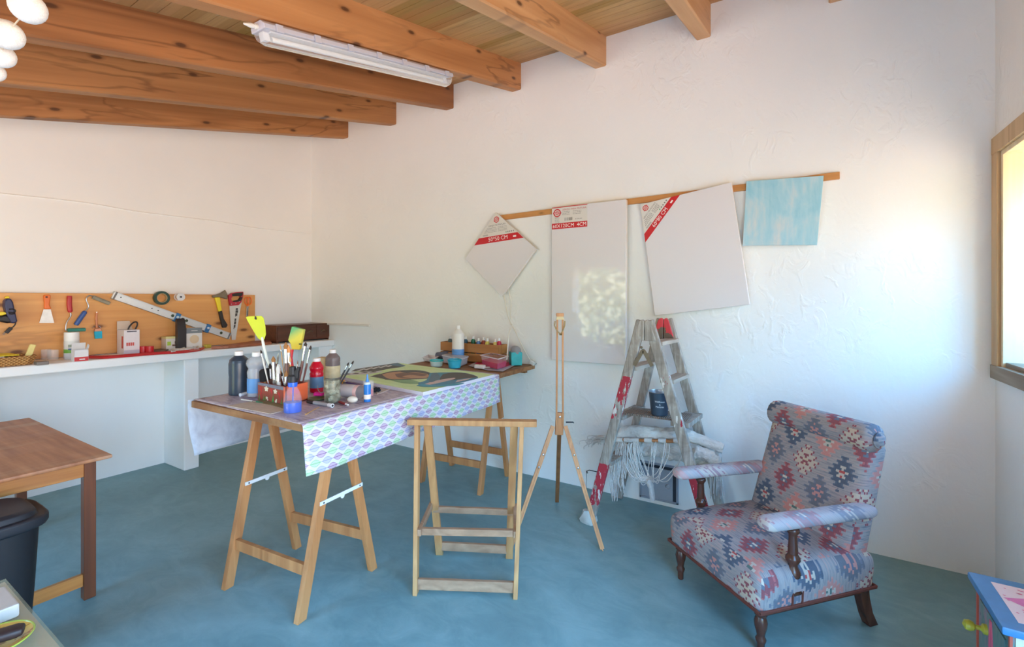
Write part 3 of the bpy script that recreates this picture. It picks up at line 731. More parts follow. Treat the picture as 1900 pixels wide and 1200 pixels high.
# fringe tassels, on the left under the roll, by the bar end and at the right
def fringe(x0, x1, y0, y1, cnt, yy, name, r=.0028, dx=0., pinch=None):
    for i in range(cnt):
        px = random.uniform(x0, x1); top = hp(px, y0+random.uniform(-3, 3), yy+random.uniform(-.015, .015)); bot = hp((px if pinch is None else pinch+(px-pinch)*.35)+random.uniform(-3, 3)+dx, y1+random.uniform(-8, 4), yy-.01+random.uniform(-.015, .015))
        mid = top.lerp(bot, .5)+V((random.uniform(-.012, .012), 0, random.uniform(-.005, .005)))
        mb = MB(); mb.tube(curve([top, mid, bot], 4), r, 5); obj(name, mb, M_COT, hm)
fringe(1143, 1166, 826, 884, 26, 3.03, 'tassel_cord', .003, -6)
fringe(1131, 1146, 868, 926, 14, 3.03, 'tassel_cord', .003, 2, 1139)
fringe(1148, 1158, 880, 912, 6, 3.05, 'tassel_cord', .003, 2)
fringe(1316, 1342, 850, 922, 16, 3.08, 'tassel_cord', .0026, 3)
for i in range(30):
    a = hp(random.uniform(1116, 1136), 815+random.uniform(-6, 7), 3.07); d = random.uniform(.05, .16)
    b = a+V((-d, random.uniform(-.02, .02), -d*random.uniform(.05, .45)))
    mb = MB(); mb.tube(curve([a, a.lerp(b, .5)+V((0, -.01, .010)), b, b+V((-.004, 0, -.022))], 4), .0034, 5); obj('end_cord', mb, M_COT, hm)

# ================================================================ KILIM ARMCHAIR
n = NB('kilim'); uv = n.coord('UV'); s_ = n.sep(uv)
wob = n.math('MULTIPLY', n.math('SUBTRACT', n.noise(uv, 5, 2), .5), .03)
U = n.math('ADD', s_[0], wob); W_ = s_[1]
cw, ch = .185, .235
a = n.math('ADD', n.math('ADD', n.math('DIVIDE', U, cw), n.math('DIVIDE', W_, ch)), 40.13); b = n.math('ADD', n.math('SUBTRACT', n.math('DIVIDE', U, cw), n.math('DIVIDE', W_, ch)), 40.37)
fa = n.math('SUBTRACT', n.math('FRACT', a), .5); fb = n.math('SUBTRACT', n.math('FRACT', b), .5)
X = n.math('ADD', fa, fb); Y = n.math('SUBTRACT', fa, fb)
q = n.math('FLOOR', n.math('MULTIPLY', Y, 11.)); par = n.math('MODULO', n.math('ABSOLUTE', q), 2.)
Yq = n.math('DIVIDE', n.math('ADD', q, .5), 11.)
d = n.math('ADD', n.math('ADD', n.math('MULTIPLY', n.math('ABSOLUTE', X), .95), n.math('ABSOLUTE', Yq)), n.math('MULTIPLY', par, .17))
ida, idb = n.math('FLOOR', a), n.math('FLOOR', b)
h1 = n.n('ShaderNodeTexWhiteNoise', {'Vector': n.comb(ida, idb, 1.)}, noise_dimensions='3D')
sel = n.math('MODULO', n.math('ADD', ida, n.math('MULTIPLY', idb, 2.)), 5.); sel = n.math('DIVIDE', sel, 5.)
st5 = lambda *c: [(i*.2 if i == 0 else i*.2-.02, S(*k)) for i, k in enumerate(c)]
body = n.ramp(sel, st5((76, 88, 104), (142, 74, 78), (192, 176, 158), (196, 132, 122), (104, 108, 118)), 'CONSTANT')
inner = n.ramp(sel, st5((190, 178, 164), (98, 108, 124), (142, 74, 78), (190, 180, 166), (196, 138, 128)), 'CONSTANT')
core = n.ramp(sel, st5((176, 72, 66), (206, 196, 180), (200, 180, 150), (84, 110, 104), (96, 104, 124)), 'CONSTANT')
edge = n.ramp(sel, st5((84, 98, 116), (176, 96, 96), (146, 66, 74), (196, 140, 132), (112, 118, 132)), 'CONSTANT')
row = n.math('FLOOR', n.math('MULTIPLY', W_, 260.))
stk = n.noise(n.comb(n.math('MULTIPLY', row, 1.37), n.math('MULTIPLY', U, 11.)), 1., 3, .6)
bg = n.ramp(stk, [(.3, S(118, 118, 126)), (.46, S(150, 144, 144)), (.58, S(164, 155, 152)), (.7, S(184, 150, 142))])
blush = n.ramp(n.noise(uv, 6.5, 2), [(.55, (0, 0, 0)), (.68, (.55, .55, .55))]); bg = n.mix(blush, bg, S(186, 146, 144))
col = n.mix(n.math('LESS_THAN', d, .77), bg, edge); col = n.mix(n.math('LESS_THAN', d, .69), col, body)
col = n.mix(n.math('LESS_THAN', d, .36), col, inner); col = n.mix(n.math('LESS_THAN', d, .19), col, core)
thr = n.noise(n.comb(n.math('MULTIPLY', U, 3.), n.math('MULTIPLY', W_, 3.)), 120, 2)
col = n.mix(n.math('MULTIPLY', thr, .22), col, S(150, 146, 160))
n.bump(n.math('ADD', thr, n.math('MULTIPLY', n.math('SINE', n.math('MULTIPLY', W_, 1500.)), .4)), .25, .002)
M_KIL = n.fin(col, .85, 0, .15); M_KIL.name = 'kilim'
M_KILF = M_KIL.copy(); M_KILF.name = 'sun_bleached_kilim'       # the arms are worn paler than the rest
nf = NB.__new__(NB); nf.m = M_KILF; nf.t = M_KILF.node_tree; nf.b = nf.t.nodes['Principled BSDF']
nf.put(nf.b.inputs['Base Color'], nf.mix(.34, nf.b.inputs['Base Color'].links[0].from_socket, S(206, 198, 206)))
M_MAHO = wood((92, 54, 40), (54, 30, 24), 2, 1.5, .22, 0)
M_BRAID = P(104, 50, 38, .8, 0, .25)
th = math.radians(-41.8)
ac = thing('armchair', 'low armchair upholstered in faded kilim pattern with turned dark wood legs', 'armchair', (-.352, 2.318, 0), th, world=False)
def kuv(sgz):
    def f(p, nr):
        return (p.x+(p.z-.2)*(1 if p.x > 0 else -1)*(abs(nr.x) > .6), p.y+(p.z if abs(nr.y) > .6 else 0)*(1 if nr.y < 0 else -1)+.03)
    return f
def dome(p):
    x, y = p.x/.30, (p.y)/.33
    return V((p.x*(1+.02*(p.z > 0)), p.y, p.z+(.040*max(0, 1-x*x)**.8*max(0, 1-y*y)**.6 if p.z > .0 else 0)))
mb = MB(); mb.cushion((0, .305, .2525), (.612, .64, .175), .045, (20, 20, 8), None, dome)
obj('seat', mb, M_KIL, ac, smooth=80, uvfn=kuv(1))
mb = MB()
for p, q in (((-.304, -.014), (.304, -.014)), ((.304, -.014), (.304, .622)), ((-.304, -.014), (-.304, .622)), ((-.304, .622), (.304, .622))):
    mb.tube([V((*p, .193)), V((*q, .193))], .005, 8)
    mb.bar(V((*p, .190)), V((*q, .190)), .006, .012)
obj('braid_trim', mb, M_BRAID, ac, label='dark red braid edging')
# rear frame under the seat
mb = MB(); mb.box((0, .3, .176), (.575, .58, .03)); obj('seat_rail', mb, M_MAHO, ac, bev=.003)
lean = math.atan2(.155, .50)
Rb = Matrix.Rotation(-lean, 4, 'X')
def bdef(p):
    k = (p.z+.27)/.54
    return V((p.x*(1.0-.05*k), p.y-.012*(1-(p.x/.28)**2)*(p.y < 0), p.z))
mb = MB(); mb.cushion((0, .615, .545), (.575, .125, .56), .04, (18, 4, 18), Rb, bdef)
obj('backrest', mb, M_KIL, ac, smooth=80, uvfn=lambda p, nr: (p.x+(p.y-.6)*(1 if p.x > 0 else -1)*(abs(nr.x) > .6)+.05, p.z*1.02+.07))
rc = V((0, .660, .826))
mb = MB(); nseg = 40; L = .285
def roll(u, v):
    x = -L+2*L*u; a = 2*PI*v
    e = min(1, (L-abs(x))/.035); r = .066*(math.sqrt(max(0, 1-(1-e)**2))*.45+.55) if e < 1 else .066
    pl = 0.0025*math.sin(18*a)*(1-e)
    return (x, rc.y+(r+pl)*math.cos(a), rc.z+(r+pl)*math.sin(a))
mb.grid(roll, 36, 48, lambda u, v: (-L+2*L*u+.02, .415*v+.03))
obj('head_roll', mb, M_KIL, ac, smooth=80)
for sx in (-1, 1):
    mb = MB(); Rx = Matrix.Rotation(sx*PI/2, 4, 'Y')
    mb.lathe([(.034, -.004), (.034, .004), (.030, .010), (.018, .015), (.001, .017)], rc+V((sx*L, 0, 0)), 24, Rx)
    mb.tube([rc+V((sx*(L+.004), .034*math.cos(2*PI*k/24), .034*math.sin(2*PI*k/24))) for k in range(24)], .004, 6, True)
    obj('roll_button', mb, M_KIL, ac, smooth=60, uvfn=lambda p, nr: (p.y, p.z+.1))
mb = MB(); mb.tube([V((-.272, .609, .757)), V((.272, .609, .757))], .004, 6); pass
for sx in (-1, 1):
    mb = MB(); mb.cushion((sx*.285, .315, .532), (.082, .60, .056), .026, (6, 16, 4), Matrix.Rotation(math.radians(-1.5), 4, 'X'))
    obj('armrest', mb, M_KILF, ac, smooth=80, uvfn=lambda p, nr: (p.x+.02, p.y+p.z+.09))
    # turned post
    mb = MB(); px_, py_ = sx*.285, .175
    mb.lathe([(.016, .508), (.024, .50), (.026, .49), (.018, .478), (.0165, .47), (.0175, .44), (.0195, .40), (.018, .395), (.027, .382), (.029, .372), (.020, .355), (.018, .345), (.026, .33), (.030, .318), (.028, .305), (.022, .296), (.026, .285), (.024, .27)][::-1], (px_, py_, 0), 20)
    mb.rbox((px_+sx*.006, py_, .262), (.042, .055, .065), .012)
    obj('arm_post', mb, M_MAHO, ac, smooth=50)
    mb = MB()
    for dy in (-.026, .026): mb.bar((sx*.305, py_+dy, .19), (sx*.309, py_+dy, .26), .008, .006, (1, 0, 0))
    obj('braid_strip', mb, M_BRAID, ac)
    mb = MB(); mb.lathe([(.012, 0), (.014, .004), (.015, .035), (.019, .045), (.021, .055), (.015, .066), (.017, .078), (.024, .105), (.026, .125), (.022, .14), (.018, .148), (.025, .156), (.025, .165), (.022, .17), (.026, .178), (.026, .19)], (sx*.262, .032, 0), 20)
    obj('front_leg', mb, M_MAHO, ac, smooth=50)
    mb = MB()
    outl = [(.55, .19), (.605, .19), (.612, .13), (.630, .06), (.662, .0), (.612, .0), (.588, .05), (.566, .12)]
    mb.poly([(sx*.265-.019, y, z) for y, z in outl], (.038, 0, 0)); obj('rear_leg', mb, M_MAHO, ac, bev=.003, smooth=30)

# ================================================================ PAINTED CABINET, RIGHT
cz = .55
cb = thing('painted_cabinet', 'small hand-painted cabinet with blue rimmed top by the right wall', 'cabinet', (.66, 1.95, 0))
cx0, cx1, cya, cyb = .475, .845, 1.80, 2.112
mb = MB(); mb.mat(0).box(((cx0+cx1)/2, (cya+cyb)/2, cz-.012), (cx1-cx0, cyb-cya, .024), None, .006)
mb.mat(1); i_ = .045; mb.box(((cx0+cx1)/2, (cya+cyb)/2, cz+.0003), (cx1-cx0-2*i_, cyb-cya-2*i_, .0008))
mb.mat(2); mx, my = (cx0+cx1)/2, (cya+cyb)/2
pet = [(cx0+i_+.004, my+.02), (mx+.02, cyb-i_-.02), (cx1-i_, my), (mx, cya+i_+.02)]
mb.face([(a, b, cz+.0012) for a, b in pet][::-1])
mb.mat(3); random.seed(5)
for k in range(46):
    a, b = random.uniform(cx0+i_+.01, cx1-i_-.01), random.uniform(cya+i_+.01, cyb-i_-.01); r = random.uniform(.002, .0045); an = random.uniform(0, 3)
    mb.face([(a+r*math.cos(an+t)*1.5, b+r*math.sin(an+t), cz+.0016) for t in (0, 1.2, 2.5, 3.8, 5)])
obj('top', mb, [P(66, 130, 186, .35, 0, .18), P(232, 212, 220, .4, 0, .04), P(216, 118, 178, .4, 0, .14), P(220, 110, 150, .4)], cb, label='blue rimmed top with pink lozenge')
n = NB('painted_side'); f = n.noise(n.coord(scale=(1, 9, 2)), 3, 4, .6, .5); n_d = n.ramp(n.vor(n.coord(scale=(1, 1, .6)), 46), [(.12, (1, 1, 1)), (.2, (0, 0, 0))])
c = n.ramp(f, [(.36, S(84, 128, 132)), (.5, S(112, 142, 138)), (.62, S(168, 128, 150))]); M_PSIDE = n.fin(n.mix(n.math('MULTIPLY', n_d, .6), c, S(44, 70, 104)), .5)
M_PRED = P(196, 92, 72, .5); M_PCR = P(222, 220, 196, .45); M_PPINK = P(226, 104, 140, .5)
mb = MB(); mb.mat(0).box(((cx0+cx1)/2+.008, (cya+cyb)/2, (cz-.024)/2), (cx1-cx0-.03, cyb-cya-.03, cz-.024))
x_ = cx0+.022; y_ = cya+.0135
mb.mat(1)
for yy in (cya+.018, cyb-.018): mb.box((x_, yy, (cz-.024)/2), (.006, .010, cz-.024))
mb.mat(2).box(((cx0+cx1)/2+.008, y_, (cz-.024)/2), (cx1-cx0-.045, .004, cz-.03))
obj('carcass', mb, [M_PSIDE, M_PRED, M_PCR], cb)
mb = MB(); mb.mat(0).poly([(x_-.004, cya+.05, .02), (x_-.004, cyb-.05, .02), (x_-.004, cyb-.05, cz-.06), (x_-.004, cya+.05, cz-.06)], (.008, 0, 0))
mb.mat(1)
for t_ in ((-.02, .012), (.02, -.012)):
    ym = (cya+cyb)/2; mb.poly([(x_-.0055, ym+t_[0]*.2-.004, cz-.07), (x_-.0055, ym+t_[0]*.2+.006, cz-.07), (x_-.0055, ym+t_[0]*2.2+.012, .05), (x_-.0055, ym+t_[0]*2.2-.012, .05)], (.002, 0, 0))
cd_ = obj('door', mb, [M_PSIDE, M_PPINK], cb)
kp = WX(1812, 1157, cx0)
mb = MB(); Rk = Matrix.Rotation(-PI/2, 4, 'Y'); mb.lathe([(.016, -.028), (.015, -.018), (.007, -.012), (.007, 0), (.013, .004), (.0165, .014), (.014, .024), (.001, .03)], (cx0-.008, kp.y-.02, kp.z), 18, Rk); obj('knob', mb, P(176, 178, 60, .35, 0, .2), cd_, label='yellow green knob')
mb = MB()
for a, b in (((cx0+.06, .50), (cx0+.10, .46)), ((cx0+.16, .48), (cx0+.21, .49))): mb.bar((a[0], y_-.003, a[1]), (b[0], y_-.003, b[1]), .018, .002, (0, 1, 0))
obj('brush_marks', mb, P(70, 150, 200, .5), cb, label='blue painted strokes')

# ================================================================ LEFT TABLE, BIN, NEAR TABLE
M_TEAK = wood((196, 138, 84), (156, 98, 52), 1, .8, .4, 0); M_TEAKD = wood((136, 74, 38), (82, 40, 20), 2, .9, .4, 0); M_TEAKS = wood((214, 142, 70), (176, 100, 44), 1, 1.6, .4, .0)
n = NB('worn_table_top'); v = n.coord(scale=(1.2, 14, 5)); g = n.noise(v, 2, 4); sm = n.noise(n.coord(scale=(4.5, 1, 1), rot=(0, 0, .25)), 1.3, 5, .6)
c = n.ramp(g, [(.3, S(158, 98, 62)), (.7, S(194, 132, 88))]); c = n.mix(n.ramp(sm, [(.5, (0, 0, 0)), (.68, (.55, .55, .55))]), c, S(206, 178, 148)); M_WORN = n.fin(c, n.math('MULTIPLY_ADD', sm, .3, .3))
zt_ = .70; lx1, lx0, ly1, ly0 = -2.845, -4.19, .895, -.25
lt = thing('side_table', 'worn brown wooden table in front of the masonry counter at the left', 'table', ((lx0+lx1)/2, .3, 0))
mb = MB(); mb.box(((lx0+lx1)/2, (ly0+ly1)/2, zt_-.009), (lx1-lx0, ly1-ly0, .018), None, .006); obj('top', mb, M_WORN, lt)
lgx1, lgx0, lgy1, lgy0 = -2.955, -4.09, .835, -.16
for x, y in ((lgx1, lgy1), (lgx0, lgy1), (lgx1, lgy0), (lgx0, lgy0)):
    mb = MB(); mb.box((x, y, (zt_-.018)/2), (.046, .046, zt_-.018)); obj('leg', mb, M_TEAKD, lt, bev=.003)
for x in (lgx1, lgx0):
    mb = MB(); mb.box((x+.012*(1 if x > -3.5 else -1), (lgy0+lgy1)/2, zt_-.018-.042), (.02, lgy1-lgy0-.046, .084)); obj('apron', mb, M_TEAKS, lt, bev=.002)
    mb = MB(); mb.box((x, (lgy0+lgy1)/2, .095), (.022, lgy1-lgy0-.046, .058)); obj('stretcher', mb, M_TEAKS, lt, bev=.002)
mb = MB(); mb.box(((lgx0+lgx1)/2, lgy1+.01, zt_-.018-.042), (lgx1-lgx0-.046, .02, .084)); obj('apron', mb, M_TEAKS, lt, bev=.002)

M_BIN = P(26, 26, 30, .5, 0, .12); M_BINL = P(38, 37, 42, .55, 0, .1)
bn = thing('waste_bin', 'black plastic waste bin with lid beside the worn brown table', 'bin', (-2.74, .36, 0))
bx0, bx1, by0, by1, bz = -2.875, -2.555, .12, .605, .60
mb = MB()
def bsec(z, k): return [(x, y, z) for x, y in [((bx0+bx1)/2+(bx1-bx0)/2*k*cx_, (by0+by1)/2+(by1-by0)/2*k*cy_) for cx_, cy_ in [(math.copysign(abs(math.cos(a_))**.42, math.cos(a_)), math.copysign(abs(math.sin(a_))**.42, math.sin(a_))) for a_ in [2*PI*i_/36+.0001 for i_ in range(36)]]]]
secs = [bsec(.005, .82), bsec(.3, .90), bsec(.545, .95), bsec(.55, .985), bsec(.575, .99)]
vs = sum(secs, []); m = 36
mb.add(vs, [list(range(m-1, -1, -1))]+[(i*m+k, i*m+(k+1) % m, (i+1)*m+(k+1) % m, (i+1)*m+k) for i in range(4) for k in range(m)]+[list(range(4*m, 5*m))]); obj('body', mb, M_BIN, bn, smooth=40, bev=.003)
mb = MB(); secs = [bsec(.55, 1.03), bsec(.562, 1.06), bsec(.585, 1.06), bsec(.592, 1.03), bsec(.592, .93), bsec(.612, .90), bsec(.622, .80)]
mb.add(sum(secs, []), [list(range(m-1, -1, -1))]+[(i*m+k, i*m+(k+1) % m, (i+1)*m+(k+1) % m, (i+1)*m+k) for i in range(6) for k in range(m)]+[list(range(6*m, 7*m))]); obj('lid', mb, M_BINL, bn, smooth=40, bev=.003)

nt_ = thing('glass_table', 'cream table with a thick glass top in the near left corner', 'table', (-1.45, .1, 0))
gx0, gx1, gy1, gy0 = -1.685, -.75, .318, -.22
M_CREAM = P(216, 206, 190, .4); M_GLE = P(168, 180, 140, .12, 0, 0, Transmission_Weight=.55)
mb = MB(); mb.box(((gx0+gx1)/2, (gy0+gy1)/2, .741), (gx1-gx0-.006, gy1-gy0-.006, .016)); obj('top', mb, P(206, 192, 170, .5), nt_)
mb = MB(); mb.box(((gx0+gx1)/2, (gy0+gy1)/2, .7525), (gx1-gx0, gy1-gy0, .006)); obj('glass_top', mb, P(196, 206, 176, .06, 0, 0, Alpha=.22), nt_, bev=.0015, label='clear glass sheet')
for x, y in ((gx0+.05, gy1-.07), (gx1-.05, gy1-.07), (gx0+.05, gy0+.05), (gx1-.05, gy0+.05)):
    mb = MB(); mb.box((x, y, .3665), (.045, .045, .733)); obj('leg', mb, M_CREAM, nt_, bev=.003)
zg = .7556
q = [G(px, py, zg+.055) for px, py in ((15, 1091), (40, 1118))]
b0 = G(40, 1146, zg)
mb = MB(); bw = .10
mb.box((-1.515, .237, zg+.0155), (.12, .118, .03), None, .005); solo('soap_box', mb, P(206, 198, 188, .5), 'white rounded box on the glass table beside the plate', 'box')
pc = V((-1.37, .238, zg)); pl = thing('painted_plate', 'yellow plate with green rim and red specks on the glass table', 'plate', pc)
n = NB('glazed_plate'); f = n.ramp(n.noise(n.coord(), 75, 3), [(.56, (0, 0, 0)), (.62, (1, 1, 1))]); M_PLATE = n.fin(n.mix(n.math('MULTIPLY', f, .75), S(228, 186, 96), S(150, 82, 48)), .15)
mb = MB(); mb.lathe([(.001, .004), (.030, .004), (.040, .007), (.060, .015), (.060, .0135), (.038, .003), (.027, 0), (.001, 0)], pc, 40, cap=False); obj('dish', mb, M_PLATE, pl)
mb = MB(); mb.tube([pc+V((.0605*math.cos(2*PI*k/40), .0605*math.sin(2*PI*k/40), .0145)) for k in range(40)], .0018, 6, True); obj('rim', mb, P(176, 196, 78, .2), pl)
mb = MB(); e1 = G(30, 1170, zg+.021); e0 = e1+(G(0, 1179, zg+.021)-e1).normalized()*.085
mb.cushion((0, 0, 0), (.11, .034, .020), .0095, (10, 6, 4)); dv = (e1-e0); an = math.atan2(dv.y, dv.x); R = Matrix.Rotation(an, 4, 'Z')
mb.v = [R@v+(e0+e1)/2 for v in mb.v]; solo('spectacle_case', mb, P(52, 40, 40, .5), 'dark brown rounded case lying in the yellow plate', 'case')

# ================================================================ CANVASES, RAIL
M_RAIL = wood((214, 152, 88), (178, 112, 56), 0, 1., .5, .6)
def rail_pt(px): 
    return WY(px, 398-(px-934)*.1245+6, YW-.012)
mb = MB(); a, b = WY(922, 405, YW-.011), WY(1558, 325.5, YW-.011); mb.bar(a, b, .02, .042, bev=.002); solo('wall_rail', mb, M_RAIL, 'long thin wooden rail fixed on the far wall above the canvases', 'rail')
n = NB('wrapped_canvas'); n.bump(n.noise(n.coord(), 2.2, 2), .05, .01); M_CANV = n.fin(S(228, 222, 222), .6, 0, .5, Coat_Weight=.8, Coat_Roughness=.025, Coat_IOR=1.45)
M_CANV2 = NB('wrapped_canvas_matt').fin(S(228, 222, 223), .6, 0, .4, Coat_Weight=.15, Coat_Roughness=.15)
M_LABW = P(226, 220, 212, .25, 0, 0); M_RED = P(206, 38, 48, .3, 0, 0); M_GREYT = P(120, 114, 112, .5, 0, 0); M_LTXT = P(250, 240, 236, .4, 0, 0); M_REDT = P(190, 60, 62, .4, 0, 0); M_GRN = P(120, 170, 130, .4, 0, 0)
LABM = [M_LABW, M_RED, M_GREYT, M_LTXT, M_REDT, M_GRN]
def logo(mb, c, r, ang=0.):
    R = Matrix.Translation(V((c[0], c[1], 0)))@Matrix.Rotation(ang, 4, 'Z')
    def ring(r0, r1, mi, z):
        k = 28; mb.mat(mi); old = mb.M; mb.M = mb.M@R
        mb.add([(rr*math.cos(2*PI*i/k), rr*math.sin(2*PI*i/k), z) for rr in (r0, r1) for i in range(k)], [(i, k+i, k+(i+1) % k, (i+1) % k) for i in range(k)]); mb.M = old
    ring(r*.72, r, 1, .0006); ring(r*.36, r*.50, 1, .0006)
    mb.mat(1); old = mb.M; mb.M = mb.M@R
    mb.face([(-r*1.12, -r*.20, .0008), (r*1.12, -r*.20, .0008), (r*1.12, r*.20, .0008), (-r*1.12, r*.20, .0008)])
    mb.mat(3); mb.face([(-r*.85, -r*.045, .001), (r*.85, -r*.045, .001), (r*.85, r*.045, .001), (-r*.85, r*.045, .001)]); mb.M = old
def strips(mb, x0, x1, y, h, mi=2, z=.0006):
    mb.mat(mi); x = x0
    while x < x1-.002:
        w = random.uniform(.006, .016); mb.face([(x, y-h/2, z), (min(x+w, x1), y-h/2, z), (min(x+w, x1), y+h/2, z), (x, y+h/2, z)]); x += w+.003
def plate_frame(c00, ex, ey):              # local x,y on the canvas face, z towards the room
    nz = ex.cross(ey); return Matrix.Translation(c00)@Matrix((ex, ey, nz)).transposed().to_4x4()
def canvas(label, center, w, h, ang, th, tilt=0., mc=None):
    """stretched canvas on the far wall, turned by ang about its centre"""
    R = Matrix.Rotation(ang, 4, 'Y')
    ex, ey = R@V((1, 0, 0)), R@V((0, 0, 1)); ey = (ey+V((0, tilt, 0))).normalized()
    t = thing('blank_canvas', label, 'canvas', center)
    mb = MB(); M = plate_frame(center, ex, ey); mb.at(M); mb.box((0, 0, -th/2), (w, h, th), None, .0025); obj('canvas', mb, mc or M_CANV, t, smooth=0)
    mb = MB(); mb.at(M)
    for s in (-1, 1):
        mb.box((s*(w/2-.02), 0, -th-.004), (.036, h-.01, .008)); mb.box((0, s*(h/2-.02), -th-.004), (w-.01, .036, .008))
    obj('stretcher_frame', mb, M_PINE, t)
    return t, M
random.seed(21)
# tall one
A = WY(1024, 667.5, YW-.075); B = WY(1161, 678.3, YW-.075); D = WY(1023.5, 386, YW-.055); E2 = WY(1161, 370, YW-.055)
c = (A+B+D+E2)/4; w = (B.x-A.x+E2.x-D.x)/2; h = ((D-A).length+(E2-B).length)/2
ang = -math.atan2((B.z-A.z+E2.z-D.z)/2, w)
t, M = canvas('tall narrow white canvas still in its wrapping behind the easel', c, w, h, ang, .038, .0)
mb = MB(); mb.at(M); lw, lh = w*.50, .172
X0, Y0 = -w/2+.001, h/2-.001
mb.mat(0).face([(X0, Y0-lh, .0003), (X0+lw, Y0-lh, .0003), (X0+lw, Y0, .0003), (X0, Y0, .0003)])
mb.mat(1).face([(X0, Y0-lh, .0006), (X0+lw, Y0-lh, .0006), (X0+lw, Y0-lh+.045, .0006), (X0, Y0-lh+.045, .0006)]); mb.face([(X0, Y0-.006, .0006), (X0+lw, Y0-.006, .0006), (X0+lw, Y0, .0006), (X0, Y0, .0006)])
mb.mat(3).text('60X120CM  4CM', .040, Matrix.Translation((X0+lw/2, Y0-lh+.0215, .0007)), .0004, 'CENTER', lw*.94)
logo(mb, (X0+.046, Y0-.046), .032)
mb.mat(4).text('LIENZO PARA PINTURA', .018, Matrix.Translation((X0+.090+(lw-.098)/2, Y0-.026, .0004)), .0004, 'CENTER', lw-.098)
for k in range(3): strips(mb, X0+.09, X0+.155, Y0-.042-.011*k, .003); strips(mb, X0+.18, X0+.25, Y0-.042-.011*k, .003)
for k in range(6): strips(mb, X0+.025, X0+.065, Y0-.080-.0085*k, .0022)
mb.mat(2)
for k in range(16):
    if random.random() < .75: mb.face([(X0+.11+.0042*k, Y0-.112, .0006), (X0+.1122+.0042*k+random.uniform(0, .001), Y0-.112, .0006), (X0+.1122+.0042*k, Y0-.088, .0006), (X0+.11+.0042*k, Y0-.088, .0006)])
for k in range(5): mb.face([(X0+.20+.012*k, Y0-.108, .0006), (X0+.207+.012*k, Y0-.108, .0006), (X0+.206+.012*k, Y0-.099, .0006)])
obj('label', mb, LABM, t, smooth=0)
def corner_label(t, M, w, h, cx_, cy_, dx_, dy_, L1, L2, body, size):
    """triangular corner label: corner at (cx_,cy_), legs of length L1 along dx_ and L2 along dy_"""
    c0, a, b = V((cx_, cy_, 0)), V((dx_[0], dx_[1], 0)), V((dy_[0], dy_[1], 0))
    mb = MB(); mb.at(M); z = V((0, 0, .0003))
    p1, p2 = c0+a*L1, c0+b*L2
    tri = [c0, p1, p2]
    if (p1-c0).cross(p2-c0).z < 0: tri = [c0, p2, p1]
    mb.mat(0).face([p+z for p in tri])
    k = .78; band = [c0+a*L1*k, p1, p2, c0+b*L2*k]
    if (band[1]-band[0]).cross(band[2]-band[1]).z < 0: band = band[::-1]
    mb.mat(1).face([p+z*2 for p in band])
    left, right = (p1, p2) if False else (p2, p1)
    e = (right-left).normalized(); nrm = V((-e.y, e.x, 0)); 
    if nrm.dot(c0-left) < 0: e = -e; nrm = V((-e.y, e.x, 0)); left, right = right, left
    Rm = Matrix((e, nrm, V((0, 0, 1)))).transposed().to_4x4()
    hgt = (c0-left).dot(nrm); L = (right-left).length; foot = (c0-left).dot(e)
    F = Matrix.Translation(left)@Rm
    old = mb.M; mb.M = M@F
    bw = hgt*(1-k)
    mb.mat(3).text(body, bw*.86, Matrix.Translation((L*.5, bw*.5, .0008)), .0004, 'CENTER')
    mb.face([(L*.80, bw*.35, .001), (L*.86, bw*.35, .001), (L*.86, bw*.6, .001), (L*.80, bw*.6, .001)])
    logo(mb, (foot, hgt*.76), hgt*.105, .35)
    wl = lambda y: (foot*y/hgt, L-(L-foot)*y/hgt)
    a0, a1 = wl(hgt*.60); mb.mat(2).text('LIENZO DE PINTURA', hgt*.085, Matrix.Translation(((a0+a1)/2, hgt*.575, .0004)), .0004, 'CENTER', (a1-a0)*.86)
    for q_, yk in enumerate((.50, .455, .41, .365)):
        a0, a1 = wl(hgt*yk); m_ = (a0+a1)/2; strips(mb, a0+.02, m_-.006, hgt*yk, .003); strips(mb, m_+.006, a1-.03-.01*q_, hgt*yk, .003)
    a0, a1 = wl(hgt*.28)
    for k2 in range(5): mb.mat(5 if k2 == 0 else 2).face([(a1-.10+.018*k2, hgt*.27, .0006), (a1-.09+.018*k2, hgt*.27, .0006), (a1-.091+.018*k2, hgt*.315, .0006), (a1-.099+.018*k2, hgt*.315, .0006)])
    mb.mat(2)
    for k2 in range(12): mb.face([(a0+.03+.0045*k2, hgt*.25, .0006), (a0+.0318+.0045*k2, hgt*.25, .0006), (a0+.0318+.0045*k2, hgt*.31, .0006), (a0+.03+.0045*k2, hgt*.31, .0006)])
    obj('label', mb, LABM, t, smooth=0)
# 60 x 80
q = [WY(px, py, YW-.06) for px, py in ((1187, 380), (1357, 336), (1391, 565), (1216, 585))]
c = sum(q, V())/4; w = ((q[1]-q[0]).length+(q[2]-q[3]).length)/2; h = ((q[0]-q[3]).length+(q[1]-q[2]).length)/2
dn = ((q[3]-q[0])+(q[2]-q[1])); ang = -math.atan2(dn.x, -dn.z)
t, M = canvas('large white canvas hung askew with a red corner label reading 60*80', c, w, h, -math.atan2(-dn.x, -dn.z)*1.0 if False else ang, .036, .02, M_CANV2)
corner_label(t, M, w, h, -w/2+.001, h/2-.001, (1, 0), (0, -1), w*.46, h*.345, '60*80 CM', .04)
